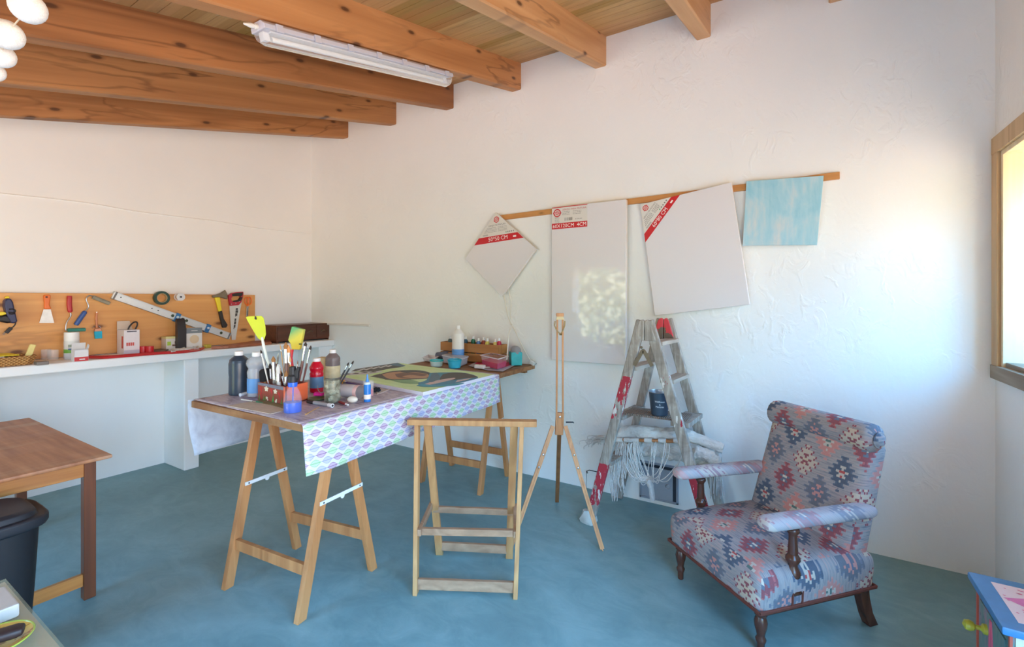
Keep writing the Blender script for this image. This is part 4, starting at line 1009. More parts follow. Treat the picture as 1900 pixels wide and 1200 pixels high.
# diamond
q = [WY(px, py, YW-.05) for px, py in ((923, 394), (994, 464), (932, 547), (861, 480))]
c = sum(q, V())/4; w = ((q[1]-q[0]).length+(q[2]-q[3]).length)/2; h = ((q[0]-q[3]).length+(q[1]-q[2]).length)/2
dn = ((q[1]-q[0])+(q[2]-q[3])); ang = math.atan2(-dn.z, dn.x)
t, M = canvas('small square white canvas hung by one corner like a diamond', c, w, h, ang, .02, .01, M_CANV2)
corner_label(t, M, w, h, -w/2+.001, h/2-.001, (1, 0), (0, -1), w*.70, h*.70, '50*50 CM', .04)
# blue painted one
q = [WY(px, py, YW-.045) for px, py in ((1385, 336), (1528.5, 325.5), (1516, 454), (1378, 455))]
n = NB('blue_wash'); v = n.coord(); f = n.noise(n.coord(scale=(1, 1, .7)), 5, 5, .62, 1.); g = n.noise(n.coord(scale=(9, 1, 1.5)), 3, 4, .6)
c_ = n.ramp(n.math('ADD', n.math('MULTIPLY', f, .6), n.math('MULTIPLY', g, .4)), [(.34, S(140, 196, 214)), (.5, S(168, 208, 220)), (.64, S(206, 214, 216))]); n.bump(g, .2, .003); M_BLUE = n.fin(c_, .6)
bc = thing('blue_canvas', 'pale blue painted canvas hanging at the right end of the rail', 'canvas', sum(q, V())/4)
mb = MB(); mb.poly(q, (0, .02, 0)); obj('canvas', mb, M_BLUE, bc, bev=.0015)
mb = MB(); qq = [V((p.x, YW-.026, p.z)) for p in q]; ce = sum(qq, V())/4
for i in range(4): a, b = qq[i].lerp(ce, .09), qq[(i+1) % 4].lerp(ce, .09); mb.bar(a, b, .014, .03, (b-a).cross(V((0, 1, 0))))
obj('stretcher_frame', mb, M_PINE, bc)

# ================================================================ FLUORESCENT LAMP
lx = -2.034
def lp(y, dz, dx=0.): return V((lx+dx, y, zb(y)+dz))
y0, y1 = 1.14, 2.44
lamp = thing('batten_lamp', 'long fluorescent batten lamp with clear cover under a ceiling beam', 'lamp', lp((y0+y1)/2, 0))
ax_ = (lp(y1, 0)-lp(y0, 0)).normalized(); nz = V((1, 0, 0)).cross(ax_).normalized()
LM = Matrix.Translation(lp(y0, 0))@Matrix((ax_, V((0, 0, 0))+nz.cross(ax_), nz)).transposed().to_4x4()
LL = (lp(y1, 0)-lp(y0, 0)).length
M_LGREY = P(196, 192, 202, .45)
def ext(mb, prof, x0, x1):
    k = len(prof); mb.add([(x, a, b) for x in (x0, x1) for a, b in prof], [list(range(k))[::-1], list(range(k, 2*k))]+[(i, (i+1) % k, k+(i+1) % k, k+i) for i in range(k)])
mb = MB(); mb.at(LM); ext(mb, [(-.03, -.004), (.03, -.004), (.052, -.022), (.052, -.042), (-.052, -.042), (-.052, -.022)], 0, LL); obj('housing', mb, M_LGREY, lamp, bev=.003)
n = NB('clear_cover'); M_COVER = n.fin(S(236, 236, 238), .12, 0, .5, Transmission_Weight=.82, IOR=1.1)
mb = MB(); mb.at(LM); prof = [(.05*math.cos(a), -.043-.055*math.sin(a)) for a in [PI*i/12 for i in range(13)]]
k = 13; xs = [(.004, .8), (.03, 1.), (LL-.03, 1.), (LL-.004, .8)]
mb.add([(x, a*s, -.043+(b+.043)*s) for x, s in xs for a, b in prof], [list(range(k)), list(range(4*k-1, 3*k-1, -1))]+[(i+j*k, i+1+j*k, i+1+(j+1)*k, i+(j+1)*k) for j in range(3) for i in range(k-1)]); obj('cover', mb, M_COVER, lamp, label='clear plastic cover')
mb = MB(); mb.at(LM); mb.box((LL/2, 0, -.046), (LL-.08, .07, .006)); obj('gear_tray', mb, P(226, 226, 228, .4), lamp)
M_TUBE = P(242, 241, 238, .3, 0, 0)
mb = MB(); mb.at(LM); mb.tube([(.06, .004, -.066), (LL-.05, .004, -.066)], .0135, 14); obj('tube', mb, M_TUBE, lamp)
mb = MB(); mb.at(LM)
for x in (.03, LL-.03): mb.box((x, .004, -.062), (.03, .035, .04), None, .004)
obj('tube_socket', mb, P(234, 234, 236, .4), lamp)
for i in range(7):
    x = .07+i*(LL-.14)/6; mb = MB(); mb.at(LM)
    for sy in (-1, 1): mb.box((x, sy*.056, -.034), (.035, .009, .034), None, .002)
    obj('clip', mb, M_LGREY, lamp)
mb = MB(); mb.at(LM); Ry = Matrix.Rotation(-PI/2, 4, 'Y'); mb.lathe([(.012, 0), (.012, .012), (.009, .014), (.011, .03), (.005, .055), (.004, .06)], (0, 0, -.026), 12, Ry); obj('cable_gland', mb, P(226, 220, 212, .5), lamp)

# string of cotton balls, top left
sb = None
cot = NB('cotton_ball'); w_ = cot.noise(cot.coord(), 120, 4, .7, 2.); cot.bump(w_, .4, .003); M_BALL = cot.fin(cot.ramp(w_, [(.35, S(226, 218, 212)), (.65, S(246, 240, 234))]), .8)
bpos = [pxat(px, py, d) for px, py, d in ((52, 14, 1.16), (12, 64, 1.2), (2, 103, 1.26), (-12, 133, 1.3), (-40, 160, 1.34))]
sb = thing('ball_string_light', 'string of white cotton ball lights hanging in the upper left corner', 'string light', bpos[0])
top = pxat(80, -60, 1.1); topz = V((top.x, top.y, zb(top.y)))
mb = MB(); mb.tube(curve([V((bx[3]-.0, bpos[0].y-.02, zb(bpos[0].y-.02)+.02)) if False else top]+bpos+[pxat(-90, 190, 1.38)], 6), .0018, 6); obj('cord', mb, P(214, 196, 170, .6), sb)
rb = [.037, .036, .031, .026, .026]
for p, r in zip(bpos, rb):
    mb = MB(); mb.ball(p, r, 24); obj('cotton_ball', mb, M_BALL, sb, smooth=180)

# ================================================================ TOOL BOARD AND TOOLS ON THE LEFT WALL
def Z1(x, y): return (x/5.582, 520+y/5.582)
def Z2(x, y): return (320+x/5.9375, 520+y/5.9375)
def lpts(zf, pts, x): return [WX(*zf(a, b), x) for a, b in pts]
def lpoly(mb, zf, pts, x, t): return mb.poly(lpts(zf, pts, x), (t, 0, 0))
XB = -4.785
M_BOARD = wood((236, 176, 106), (208, 140, 74), 1, .62, .45, .9, (104, 56, 28), flat=0)
mb = MB(); zt_b, zb_b = 1.505, ZS+.004; mb.box((XB-.011, (.1+2.675)/2, (zt_b+zb_b)/2), (.022, 2.575, zt_b-zb_b)); solo('tool_board', mb, M_BOARD, 'wide honey coloured pine board fixed on the left wall with tools hung on it', 'board', bev=.003)
XT = XB+.004
M_NAVY = P(44, 46, 84, .4); M_BLK = P(34, 32, 34, .5); M_YEL = P(240, 214, 40, .4); M_SIL = P(190, 190, 190, .3, .9); M_ORG = P(232, 112, 34, .35); M_REDH = P(186, 44, 52, .4)
M_BLADE = P(214, 212, 206, .35, .5, .15)
# drill
t = thing('power_drill', 'dark blue and yellow power tool with wrapped cord on the tool board', 'power tool', WX(*Z1(80, 330), XT))
mb = MB(); lpoly(mb, Z1, [(24, 215), (42, 190), (85, 185), (112, 225), (128, 300), (158, 425), (120, 445), (88, 438), (40, 345), (22, 270)], XT, .065); obj('body', mb, M_NAVY, t, bev=.012)
mb = MB(); lpoly(mb, Z1, [(40, 185), (48, 168), (75, 160), (88, 185)], XT+.012, .04); obj('nose', mb, M_YEL, t, bev=.004)
mb = MB(); lpoly(mb, Z1, [(-30, 372), (40, 352), (95, 372), (150, 430), (60, 442), (-30, 425)], XT+.008, .05); obj('handle', mb, M_BLK, t, bev=.012)
mb = MB(); lpoly(mb, Z1, [(-30, 325), (30, 325), (62, 345), (0, 362), (-30, 360)], XT+.008, .05); obj('grip_strip', mb, M_YEL, t, bev=.004)
mb = MB(); mb.tube(curve(lpts(Z1, [(96, 300), (140, 298), (160, 316), (140, 335), (90, 330), (110, 350), (155, 345)], XT+.075), 5), .004, 6)
mb.tube(curve(lpts(Z1, [(165, 430), (158, 455), (138, 480), (112, 495)], XT+.03), 5), .0035, 6); obj('cord', mb, M_BLK, t)
mb = MB(); mb.bar(*lpts(Z1, [(116, 490), (62, 545)], XT+.03), .022, .016, (1, 0, 0), .003); obj('plug', mb, M_BLK, t)
mb = MB()
for a, b in (((66, 535), (36, 566)), ((55, 530), (24, 560))): mb.tube(lpts(Z1, [a, b], XT+.03), .0025, 6)
obj('plug_pins', mb, M_SIL, t)
# scraper
t = thing('paint_scraper', 'paint scraper with orange handle and wide dirty blade', 'scraper', WX(*Z1(485, 300), XT))
mb = MB(); lpoly(mb, Z1, [(444, 165), (452, 148), (510, 148), (518, 165), (506, 250), (524, 298), (450, 298), (452, 245)], XT, .02); sh_ = obj('handle', mb, M_ORG, t, bev=.006)
mb = MB(); lpoly(mb, Z1, [(450, 300), (524, 300), (560, 440), (405, 440)], XT+.008, .003); obj('blade', mb, P(226, 222, 216, .4, .3, .2), t)
mb = MB(); c = WX(*Z1(483, 173), XT+.021); mb.lathe([(.007, 0), (.007, .001)], c, 12, Matrix.Rotation(PI/2, 4, 'Y')); obj('hanging_hole', mb, P(90, 40, 20, .6), sh_)
def roller(name, label, hz, hpts, wire, c0, c1, r, mh, mr):
    t = thing(name, label, 'paint roller', WX(*Z1(*hz), XT))
    mb = MB(); pts = lpts(Z1, hpts, XT+.016); mb.tube(curve(pts, 4), [.014]*1+[.016]*(len(curve(pts, 4))-2)+[.011], 10); obj('handle', mb, mh, t)
    mb = MB(); mb.tube(curve(lpts(Z1, wire, XT+.016), 5), .0045, 8); obj('wire_frame', mb, M_SIL, t)
    mb = MB(); a, b = lpts(Z1, [c0, c1], XT+r+.004); mb.tube([a, a.lerp(b, .02), a.lerp(b, .98), b], [r*.85, r, r, r*.85], 16); obj('roller_sleeve', mb, mr, t); return t
roller('paint_roller', 'paint roller with red handle and green sleeve', (725, 330), [(720, 160), (718, 250), (728, 330)], [(730, 338), (732, 370), (690, 440), (682, 510), (700, 522)], (700, 516), (884, 510), .014, M_REDH, P(70, 142, 128, .9, 0, .2))
roller('paint_roller', 'paint roller with blue handle and grey sleeve', (850, 330), [(785, 462), (835, 390), (885, 320)], [(885, 318), (918, 270), (893, 195), (925, 158), (960, 165)], (960, 172), (1135, 240), .015, P(60, 92, 156, .45, 0, .3), P(152, 146, 128, .9, 0, .3))
t = thing('flat_brush', 'small flat brush with bright blue bristles hanging from a nail', 'brush', WX(*Z1(1010, 480), XT))
mb = MB(); mb.tube(curve(lpts(Z1, [(1002, 335), (998, 400), (1002, 470), (1006, 492)], XT+.012), 3), .008, 8); obj('handle', mb, P(206, 132, 92, .5, 0, .2), t)
mb = MB(); lpoly(mb, Z1, [(978, 500), (1038, 495), (1048, 525), (968, 530)], XT+.005, .016); obj('ferrule', mb, P(204, 140, 110, .35, .6), t, bev=.002)
mb = MB(); lpoly(mb, Z1, [(970, 530), (1050, 524), (1052, 600), (978, 604)], XT+.004, .018); obj('bristles', mb, P(48, 178, 208, .8, 0, .2), t, bev=.003)
mb = MB(); mb.tube([WX(*Z1(1002, 330), XB-.004), WX(*Z1(1002, 330), XT+.03)], .003, 6); mb.tube(arc(WX(*Z1(1000, 505), XT+.01), .028, .3, PI-.3, 10, V((0, 1, 0))), .0015, 5); obj('wire_hook', mb, M_SIL, t)
# spirit level, leaning on nails
a0, a1 = WX(*Z1(1165, 150), XT+.012), WX(*Z2(632, 617), XT+.012)
t = thing('spirit_level', 'long white aluminium spirit level with blue fittings hung askew', 'level', (a0+a1)/2)
ax_ = (a1-a0).normalized(); sx_ = V((1, 0, 0)); up_ = sx_.cross(ax_)
if up_.z < 0: up_ = -up_
L_ = (a1-a0).length; LMx = Matrix.Translation(a0)@Matrix((ax_, sx_.cross(ax_) if False else up_, ax_.cross(up_))).transposed().to_4x4()
mb = MB(); mb.at(LMx); mb.box((L_/2, 0, 0), (L_, .062, .024)); 
for s in (-1, 1): mb.box((L_/2, s*.027, 0), (L_, .008, .03))
obj('beam', mb, P(214, 214, 212, .35, .5), t, bev=.002)
zs = 1 if ax_.cross(up_).x > 0 else -1
for k in (.015, .985):
    mb = MB(); mb.at(LMx); mb.box((L_*k, 0, 0), (.012, .064, .032)); obj('end_cap', mb, P(120, 118, 116, .5), t)
for k in (.50, .775):
    mb = MB(); mb.at(LMx); mb.box((L_*k, 0, 0), (.040, .080, .036), None, .005); cl2 = obj('clamp', mb, P(40, 110, 168, .35), t, label='blue sliding clamp')
    mb = MB(); mb.at(LMx); mb.lathe([(.012, 0), (.011, .006), (.004, .008)], (L_*k, .004, zs*.018), 12, Matrix.Rotation(0 if zs > 0 else PI, 4, 'X')); obj('clamp_knob', mb, P(206, 220, 228, .3), cl2)
for k in (.055, .29, .34, .46, .545, .58, .905):
    mb = MB(); mb.at(LMx); r = .013 if k > .4 else .005; mb.lathe([(r, 0), (r, .001)], (L_*k, .002, zs*.0125), 14, Matrix.Rotation(0 if zs > 0 else PI, 4, 'X')); obj('vial' if k > .4 else 'hole', mb, P(60, 70, 44, .3) if k > .4 else M_BLK, t)
# tape roll and thread spool
c = WX(*Z1(1672, 182), XT+.02); t = thing('tape_roll', 'dark green roll of tape hanging near the top of the tool board', 'tape', c)
Ry90 = Matrix.Rotation(PI/2, 4, 'Y')
mb = MB(); mb.lathe([(.040, -.016), (.060, -.016), (.061, 0), (.060, .016), (.040, .016), (.040, -.016)], c, 32, Ry90, False); obj('tape', mb, P(28, 62, 48, .35, 0, .1), t)
mb = MB(); mb.lathe([(.036, -.0155), (.040, -.0155), (.040, .0155), (.036, .0155), (.036, -.0155)], c, 32, Ry90, False); obj('core', mb, P(188, 160, 116, .7), t)
c = WX(*Z1(1845, 172), XT+.006); t = thing('thread_spool', 'white spool of cord sticking out beside the green tape', 'spool', c)
mb = MB(); mb.lathe([(.001, 0), (.034, 0), (.034, .005), (.02, .006), (.02, .048), (.034, .049), (.034, .054), (.010, .054), (.010, .05), (.001, .05)], c, 24, Matrix.Rotation(PI/2, 4, 'Y'), False); obj('reel', mb, P(226, 222, 220, .4), t)
mb = MB(); mb.lathe([(.0205, .007), (.028, .009), (.028, .046), (.0205, .048)], c, 24, Ry90, False); obj('thread', mb, P(212, 180, 156, .8, 0, .2), t)
mb = MB(); mb.tube([c+V((.045, 0, 0)), c+V((.06, 0, 0))], .008, 8); obj('peg', mb, P(60, 60, 70, .5), t)
# hatchet
t = thing('hatchet', 'hatchet with yellow and black handle hung head up', 'hatchet', WX(*Z2(510, 300), XT))
mb = MB(); lpoly(mb, Z2, [(428, 165), (470, 158), (520, 140), (572, 105), (590, 140), (598, 185), (592, 210), (545, 195), (500, 186), (435, 192)], XT+.004, .022); obj('head', mb, P(132, 118, 98, .45, .6, .25), t, bev=.005)
mb = MB(); lpoly(mb, Z2, [(455, 188), (512, 186), (532, 335), (497, 345), (478, 260)], XT+.002, .026); obj('handle', mb, M_YEL, t, bev=.006)
mb = MB(); lpoly(mb, Z2, [(497, 342), (533, 332), (552, 420), (596, 490), (580, 520), (542, 522), (515, 420)], XT+.001, .028); obj('grip', mb, P(52, 44, 40, .6), t, bev=.006)
# hand saw
t = thing('hand_saw', 'hand saw with red and black handle hung blade down', 'saw', WX(*Z2(690, 380), XT))
mb = MB(); lpoly(mb, Z2, [(626, 270), (765, 225), (745, 330), (694, 655), (652, 655)], XT+.010, .0025); obj('blade', mb, P(222, 218, 212, .3, .45, .05), t)
mb = MB()
outer = [(608, 165), (640, 138), (700, 130), (768, 125), (770, 150), (758, 205), (748, 240), (715, 275), (624, 280), (612, 220)]
inner = [(640, 190), (655, 175), (720, 170), (735, 180), (738, 205), (718, 225), (660, 235), (640, 222), (638, 210), (636, 200)]
A, B = lpts(Z2, outer, XT+.003), lpts(Z2, inner, XT+.003); nn = len(A); dvv = V((.022, 0, 0))
vs = A+B+[p+dvv for p in A]+[p+dvv for p in B]
fs = [(i, (i+1) % nn, nn+(i+1) % nn, nn+i) for i in range(nn)]+[(2*nn+(i+1) % nn, 2*nn+i, 3*nn+i, 3*nn+(i+1) % nn) for i in range(nn)]+[((i+1) % nn, i, 2*nn+i, 2*nn+(i+1) % nn) for i in range(nn)]+[(nn+i, nn+(i+1) % nn, 3*nn+(i+1) % nn, 3*nn+i) for i in range(nn)]
mb.add(vs, fs); hs_ = obj('handle', mb, P(184, 42, 58, .4), t, bev=.002)
mb = MB(); lpoly(mb, Z2, [(640, 150), (690, 138), (762, 132), (756, 165), (738, 180), (725, 172), (660, 176), (645, 172)], XT+.001, .028); lpoly(mb, Z2, [(735, 185), (760, 180), (748, 212), (735, 228), (690, 238), (650, 236), (662, 226), (718, 214)], XT+.001, .028); obj('grip_cover', mb, P(44, 40, 40, .6), t, bev=.002)
mb = MB(); random.seed(4)
def sawmark(x, y, l, w): lpoly(mb, Z2, [(x, y), (x+w, y), (x+w-l*.12, y+l), (x-l*.12, y+l)], XT+.0126, .0003)
for y, l, w in ((305, 22, 22), (330, 28, 28), (362, 30, 24), (395, 5, 12), (420, 26, 18), (450, 34, 20), (488, 34, 18), (525, 10, 10)): sawmark(690-.12*(y-300)+10, y, l, w)
obj('blade_print', mb, P(70, 66, 64, .5, 0, 0), t, smooth=0)
for a in ((650, 262), (698, 252), (738, 232)):
    mb = MB(); mb.lathe([(.005, 0), (.004, .002)], WX(*Z2(*a), XT+.025), 8, Ry90); obj('handle_screw', mb, M_SIL, hs_)
# scissors
t = thing('scissors', 'pair of scissors with orange handles hanging point down', 'scissors', WX(*Z2(830, 280), XT))
for cx_, sl in ((818, 0), (850, 1)):
    mb = MB(); c = [WX(*Z2(cx_+x*22, 225+y*40), XT+.008+.003*sl) for x, y in [(math.cos(2*PI*k/18), math.sin(2*PI*k/18)) for k in range(18)]]; mb.tube(c, .0055, 8, True)
    mb.tube(lpts(Z2, [(cx_+(-6 if sl == 0 else -10), 262), (828, 285)], XT+.010), [.006, .005], 8); obj('handle', mb, M_ORG, t)
for q in ([(815, 280), (832, 278), (828, 395), (812, 395)], [(822, 280), (838, 280), (832, 390), (820, 395)]):
    mb = MB(); lpoly(mb, Z2, q, XT+.007, .003); obj('blade', mb, P(190, 184, 178, .3, .85), t)
mb = MB(); mb.lathe([(.004, 0), (.003, .002)], WX(*Z2(826, 292), XT+.011), 8, Ry90); obj('pivot', mb, M_SIL, t)
mb = MB(); p_ = WX(*Z2(830, 200), XB-.004); mb.tube([p_, p_+V((.03, 0, 0))], .003, 6); obj('nail', mb, M_SIL, t)

# ---------------------------------------------------------------- things on the masonry counter
def lbox(pl, pr, pb, pt, dx=.1, xf=None):
    """box resting on the counter: left/right/base pixels of its front face, depth dx towards the wall"""
    xf = G((pl+pr)/2, pb, ZS).x if xf is None else xf
    y0, y1 = WX(pl, pb, xf).y, WX(pr, pb, xf).y; z1 = WX((pl+pr)/2, pt, xf).z
    return xf, y0, y1, z1
def boxmb(xf, y0, y1, z0, z1, dx): return MB().box((xf-dx/2, (y0+y1)/2, (z0+z1)/2), (dx, abs(y1-y0), z1-z0))
# wicker tray
c = G(-20, 672, ZS); xf = -4.44; yb = WX(66, 668, -4.5).y; ya = yb-.62
t = thing('wicker_tray', 'low wicker tray filled with papers at the left end of the masonry counter', 'tray', (-4.58, (ya+yb)/2, ZS))
n = NB('wicker'); sp = n.sep(n.coord()); wv = n.math('SINE', n.math('ADD', n.math('MULTIPLY', sp[1], 260.), n.math('MULTIPLY', n.math('FLOOR', n.math('MULTIPLY', sp[2], 110.)), PI)))
n.bump(wv, .8, .006); M_WICK = n.fin(n.mix(n.math('MULTIPLY_ADD', wv, .35, .5), S(150, 96, 44), S(214, 164, 98)), .6)
mb = MB(); k = 4
o_ = [(-4.44, ya), (-4.44, yb-.04), (-4.48, yb), (-4.70, yb), (-4.74, yb-.04), (-4.74, ya)]
cc = V((-4.59, (ya+yb)/2, 0))
def ringz(s, z): return [(cc.x+(x-cc.x)*s, cc.y+(y-cc.y)*(1-(1-s)*.5), z) for x, y in o_]
secs = [ringz(.90, ZS+.001), ringz(1, ZS+.052), ringz(.95, ZS+.052), ringz(.86, ZS+.008)]; m = 6
mb.add(sum(secs, []), [list(range(m))[::-1]]+[(i*m+q, i*m+(q+1) % m, (i+1)*m+(q+1) % m, (i+1)*m+q) for i in range(3) for q in range(m)]+[list(range(3*m, 4*m))]); obj('basket', mb, M_WICK, t)
mb = MB(); mb.tube([V(p) for p in ringz(.99, ZS+.055)], .007, 8, True); obj('rim', mb, M_WICK, t)
random.seed(8)
for i, (c_, lab) in enumerate((((196, 186, 190), 'grey printed paper in the wicker tray'), ((222, 204, 200), 'pale paper in the wicker tray'), ((236, 214, 40), 'bright yellow folder in the wicker tray'), ((204, 196, 206), 'lilac grey paper on top in the wicker tray'))):
    mb = MB(); mb.box((-4.585+.01*i, (ya+yb)/2+.04-.03*i+(.09 if i == 2 else 0), ZS+.058+.006*i), (.21, .30, .004), Matrix.Rotation(.1*i-.15, 4, 'Z')); solo('paper_sheet', mb, P(*c_, .7, 0, .12), lab, 'paper')
xf = -4.50; q = [WX(*Z1(*p), xf) for p in ((262, 790), (325, 800), (378, 668), (318, 660))]
mb = MB(); mb.poly(q, (-.025, 0, 0)); solo('sponge', mb, P(232, 214, 140, .9, 0, .12), 'pale yellow sponge standing tilted in the wicker tray', 'sponge', bev=.004)
# glasses
M_GLASS = NB('clear_glass').fin(S(250, 250, 250), .02, 0, .5, Alpha=.16)
for (px, pb, pt, r, lab) in ((85.5, 667, 648, .028, 'small clear glass jar right behind the grey metal box'), (98, 668, 649, .032, 'clear drinking glass between grey box and white spray can')):
    c = G(px, pb, ZS); h = (pb-pt)*mpp(c)
    mb = MB(); mb.lathe([(.001, .001), (r*.9, .001), (r, .006), (r*1.02, h), (r*.95, h), (r*.93, .008), (.001, .006)], c, 24, None, False); solo('glass_jar', mb, M_GLASS, lab, 'glass', 'glass jars on the counter')
xf, y0, y1, z1 = lbox(72, 91, 677, 671, .06)
mb = boxmb(xf, y0-.01, y1, ZS+.0005, ZS+.024, .07); solo('metal_box', mb, P(122, 112, 104, .45, .3), 'flat grey metal box at the edge of the counter beside the wicker tray', 'box', bev=.003)
# spray can
c = G(133, 666, ZS); mp_ = mpp(c); r = 11*mp_; h = 50*mp_
t = thing('spray_can', 'white spray can with green mark standing behind a small white box', 'spray can', c)
mb = MB(); mb.mat(0).lathe([(r*.96, 0), (r, .004), (r, h*.66), (r*.93, h*.70)], c, 28)
mb.mat(1).lathe([(r*1.004, h*.24), (r*1.004, h*.38)], c, 28, None, False); mb.mat(2).lathe([(r*1.004, h*.02), (r*1.004, h*.22)], c, 28, None, False)
obj('can', mb, [P(222, 222, 218, .35), P(112, 172, 70, .4), P(196, 200, 204, .4)], t)
mb = MB(); mb.lathe([(r*.97, h*.68), (r*.97, h*.985), (r*.9, h)], c, 28); obj('cap', mb, P(236, 234, 230, .4), t)
mb = MB(); 
for k, (zz, hh, ci) in enumerate(((.45, .10, 0), (.36, .05, 1))):
    a0 = math.radians(-40); pts = [(a0+.9*i/6) for i in range(7)]
    mb.mat(ci); mb.add([c+V((r*1.008*math.cos(a), r*1.008*math.sin(a), h*z)) for z in (zz, zz+hh) for a in pts], [(i, i+1, 8+i, 7+i) for i in range(6)])
obj('printed_panel', mb, [P(150, 158, 140, .4), P(70, 90, 150, .4)], t)
# white and red box
xf, y0, y1, z1 = lbox(138, 164, 670, 649, .07); t = thing('paper_box', 'small white open box with red band beside the spray can', 'box', (xf, y0, ZS))
mb = MB(); mb.mat(0); dx = .06
for bx_ in ((xf-.001, y0, y1, .002), (xf-dx, y0, y1, .002)): mb.box((bx_[0], (y0+y1)/2, (ZS+z1)/2), (.002, y1-y0, z1-ZS))
for yy in (y0, y1): mb.box((xf-dx/2, yy, (ZS+z1)/2), (dx, .002, z1-ZS))
mb.box((xf-dx/2, (y0+y1)/2, ZS+.002), (dx, y1-y0, .002))
mb.mat(1).box((xf+.0006, (y0+y1)/2, ZS+.016), (.0012, y1-y0, .030)); mb.mat(0).box((xf+.0014, (y0+y1)/2+.004, ZS+.014), (.001, (y1-y0)*.4, .008))
obj('body', mb, [P(228, 224, 222, .5), P(206, 52, 52, .45)], t)
mb = MB(); mb.poly([(xf-dx, y0, z1), (xf-dx, y1, z1), (xf-dx+.004, y1, z1+.048), (xf-dx+.004, y0, z1+.048)], (.002, 0, 0)); mb.poly([(xf-.05, y1, z1), (xf-.01, y1, z1), (xf-.012, y1+.008, z1+.03), (xf-.045, y1+.008, z1+.04)], (0, .002, 0)); obj('flap', mb, P(214, 210, 208, .5), t)
# carton with cord
xf, y0, y1, z1 = lbox(230, 259, 657, 612, .12); t = thing('carton', 'tall white carton with red print and black cord poking out', 'box', (xf, y0, ZS))
mb = MB(); mb.mat(0).box((xf-.07, (y0+y1)/2, (ZS+z1)/2), (.14, y1-y0, z1-ZS))
mb.mat(1); hh = z1-ZS; ym = (y0+y1)/2; w_ = y1-y0
for k in range(4): mb.box((xf+.0008, y0+w_*(.2+.13*k), ZS+hh*.42), (.0012, w_*.10, hh*.13))
mb.mat(2).box((xf+.0008, ym, z1-hh*.06), (.0012, w_*.62, hh*.05)); mb.mat(3).box((xf+.0006, ym, ZS+hh*.09), (.0008, w_, hh*.18))
mb.mat(1).box((xf-.03, y0-.0006, ZS+hh*.5), (.03, .0012, hh*.5))
obj('body', mb, [P(230, 222, 222, .5), P(202, 78, 70, .5), P(90, 84, 96, .5), P(198, 188, 200, .5)], t, bev=.001)
mb = MB(); mb.poly([(xf-.14, y0, z1), (xf-.14, y1, z1), (xf-.142, y1-.02, z1+.07), (xf-.142, y0, z1+.07)], (.002, 0, 0)); obj('flap', mb, P(206, 186, 168, .5), t)
mb = MB(); mb.tube(curve([WX(*p, xf-.07) for p in (Z1(1325, 520), Z1(1340, 480), Z1(1380, 438), Z1(1415, 432), Z1(1422, 460), Z1(1400, 510))], 6), .006, 8); obj('cord', mb, M_BLK, t)
# red tape rolls
for px, lab in ((266, 'red tape roll next to the white carton'), (278, 'red tape roll to the right of its twin')):
    c = G(px, 655, ZS); r = 6.2*mpp(c); h = 13*mpp(c)
    mb = MB(); mb.lathe([(r*.5, .0005), (r*.97, .0005), (r, .003), (r, h-.003), (r*.97, h), (r*.5, h), (r*.5, .0005)], c, 24, None, False); solo('red_tape_roll', mb, P(198, 28, 38, .3), lab, 'tape', 'red tape rolls on the counter')
# red hose
mb = MB()
for k in range(2):
    pts = [G(px, py+2.2*k, ZS) + V((0, 0, .008)) for px, py in ((163, 663), (200, 663), (240, 660), (290, 656), (330, 654), (355, 651.5), (370, 649), (378, 646.5-1.5*k))]
    mb.tube(curve(pts, 5), .0075, 8)
solo('red_tubing', mb, P(196, 40, 44, .35), 'doubled red plastic tubing lying along the front of the counter', 'tubing')
# small yellow-white box, black box, white box with grey top
xf, y0, y1, z1 = lbox(308, 331, 649.5, 624, .08); t = thing('tea_box', 'small white box with yellow lid and green mark on the counter', 'box', (xf, y0, ZS)); hh = z1-ZS; w_ = y1-y0; ym = (y0+y1)/2
mb = MB(); mb.mat(0).box((xf-.045, ym, ZS+hh*.42), (.09, w_, hh*.84)); mb.mat(1).box((xf+.0005, y0+w_*.25, ZS+hh*.5), (.001, w_*.3, hh*.28)); mb.mat(2).box((xf+.0005, y0+w_*.65, ZS+hh*.35), (.001, w_*.3, hh*.12)); mb.box((xf+.0005, y0+w_*.78, ZS+hh*.55), (.001, w_*.16, hh*.2)); obj('body', mb, [P(226, 218, 206, .5), P(176, 206, 70, .5), P(120, 80, 60, .5)], t)
mb = MB(); mb.box((xf-.045, ym, ZS+hh*.92), (.092, w_+.003, hh*.15)); obj('lid', mb, P(230, 220, 150, .5), t, bev=.002)
xf, y0, y1, z1 = lbox(330, 346, 645, 598, .05, -4.63); hh = z1-ZS
mb = MB(); prof = [(xf, ZS+.0005), (xf-.05, ZS+.0005), (xf-.05, z1+.03), (xf-.035, z1+.035), (xf-.016, z1), (xf, z1-.09)]
mb.poly([(a, y0, z) for a, z in prof], (0, y1-y0, 0)); t = solo('black_box', mb, P(42, 34, 34, .4), 'black box with curved top beside the white box with grey band', 'box', bev=.002)
xf, y0, y1, z1 = lbox(346, 375, 643, 608, .04, -4.64); hh = z1-ZS; w_ = y1-y0; ym = (y0+y1)/2
mb = MB(); mb.mat(0).box((xf-.02, ym, ZS+hh/2), (.04, w_, hh)); mb.mat(1).box((xf-.02, ym, z1-hh*.13), (.0412, w_+.001, hh*.25))
k = 24; mb.mat(2).add([(xf+.001, ym+w_*.30*math.cos(2*PI*i/k), ZS+hh*.46+w_*.30*math.sin(2*PI*i/k)) for i in range(k)], [list(range(k))]); mb.mat(3).box((xf+.0012, ym, z1-hh*.13), (.0006, w_*.4, hh*.03))
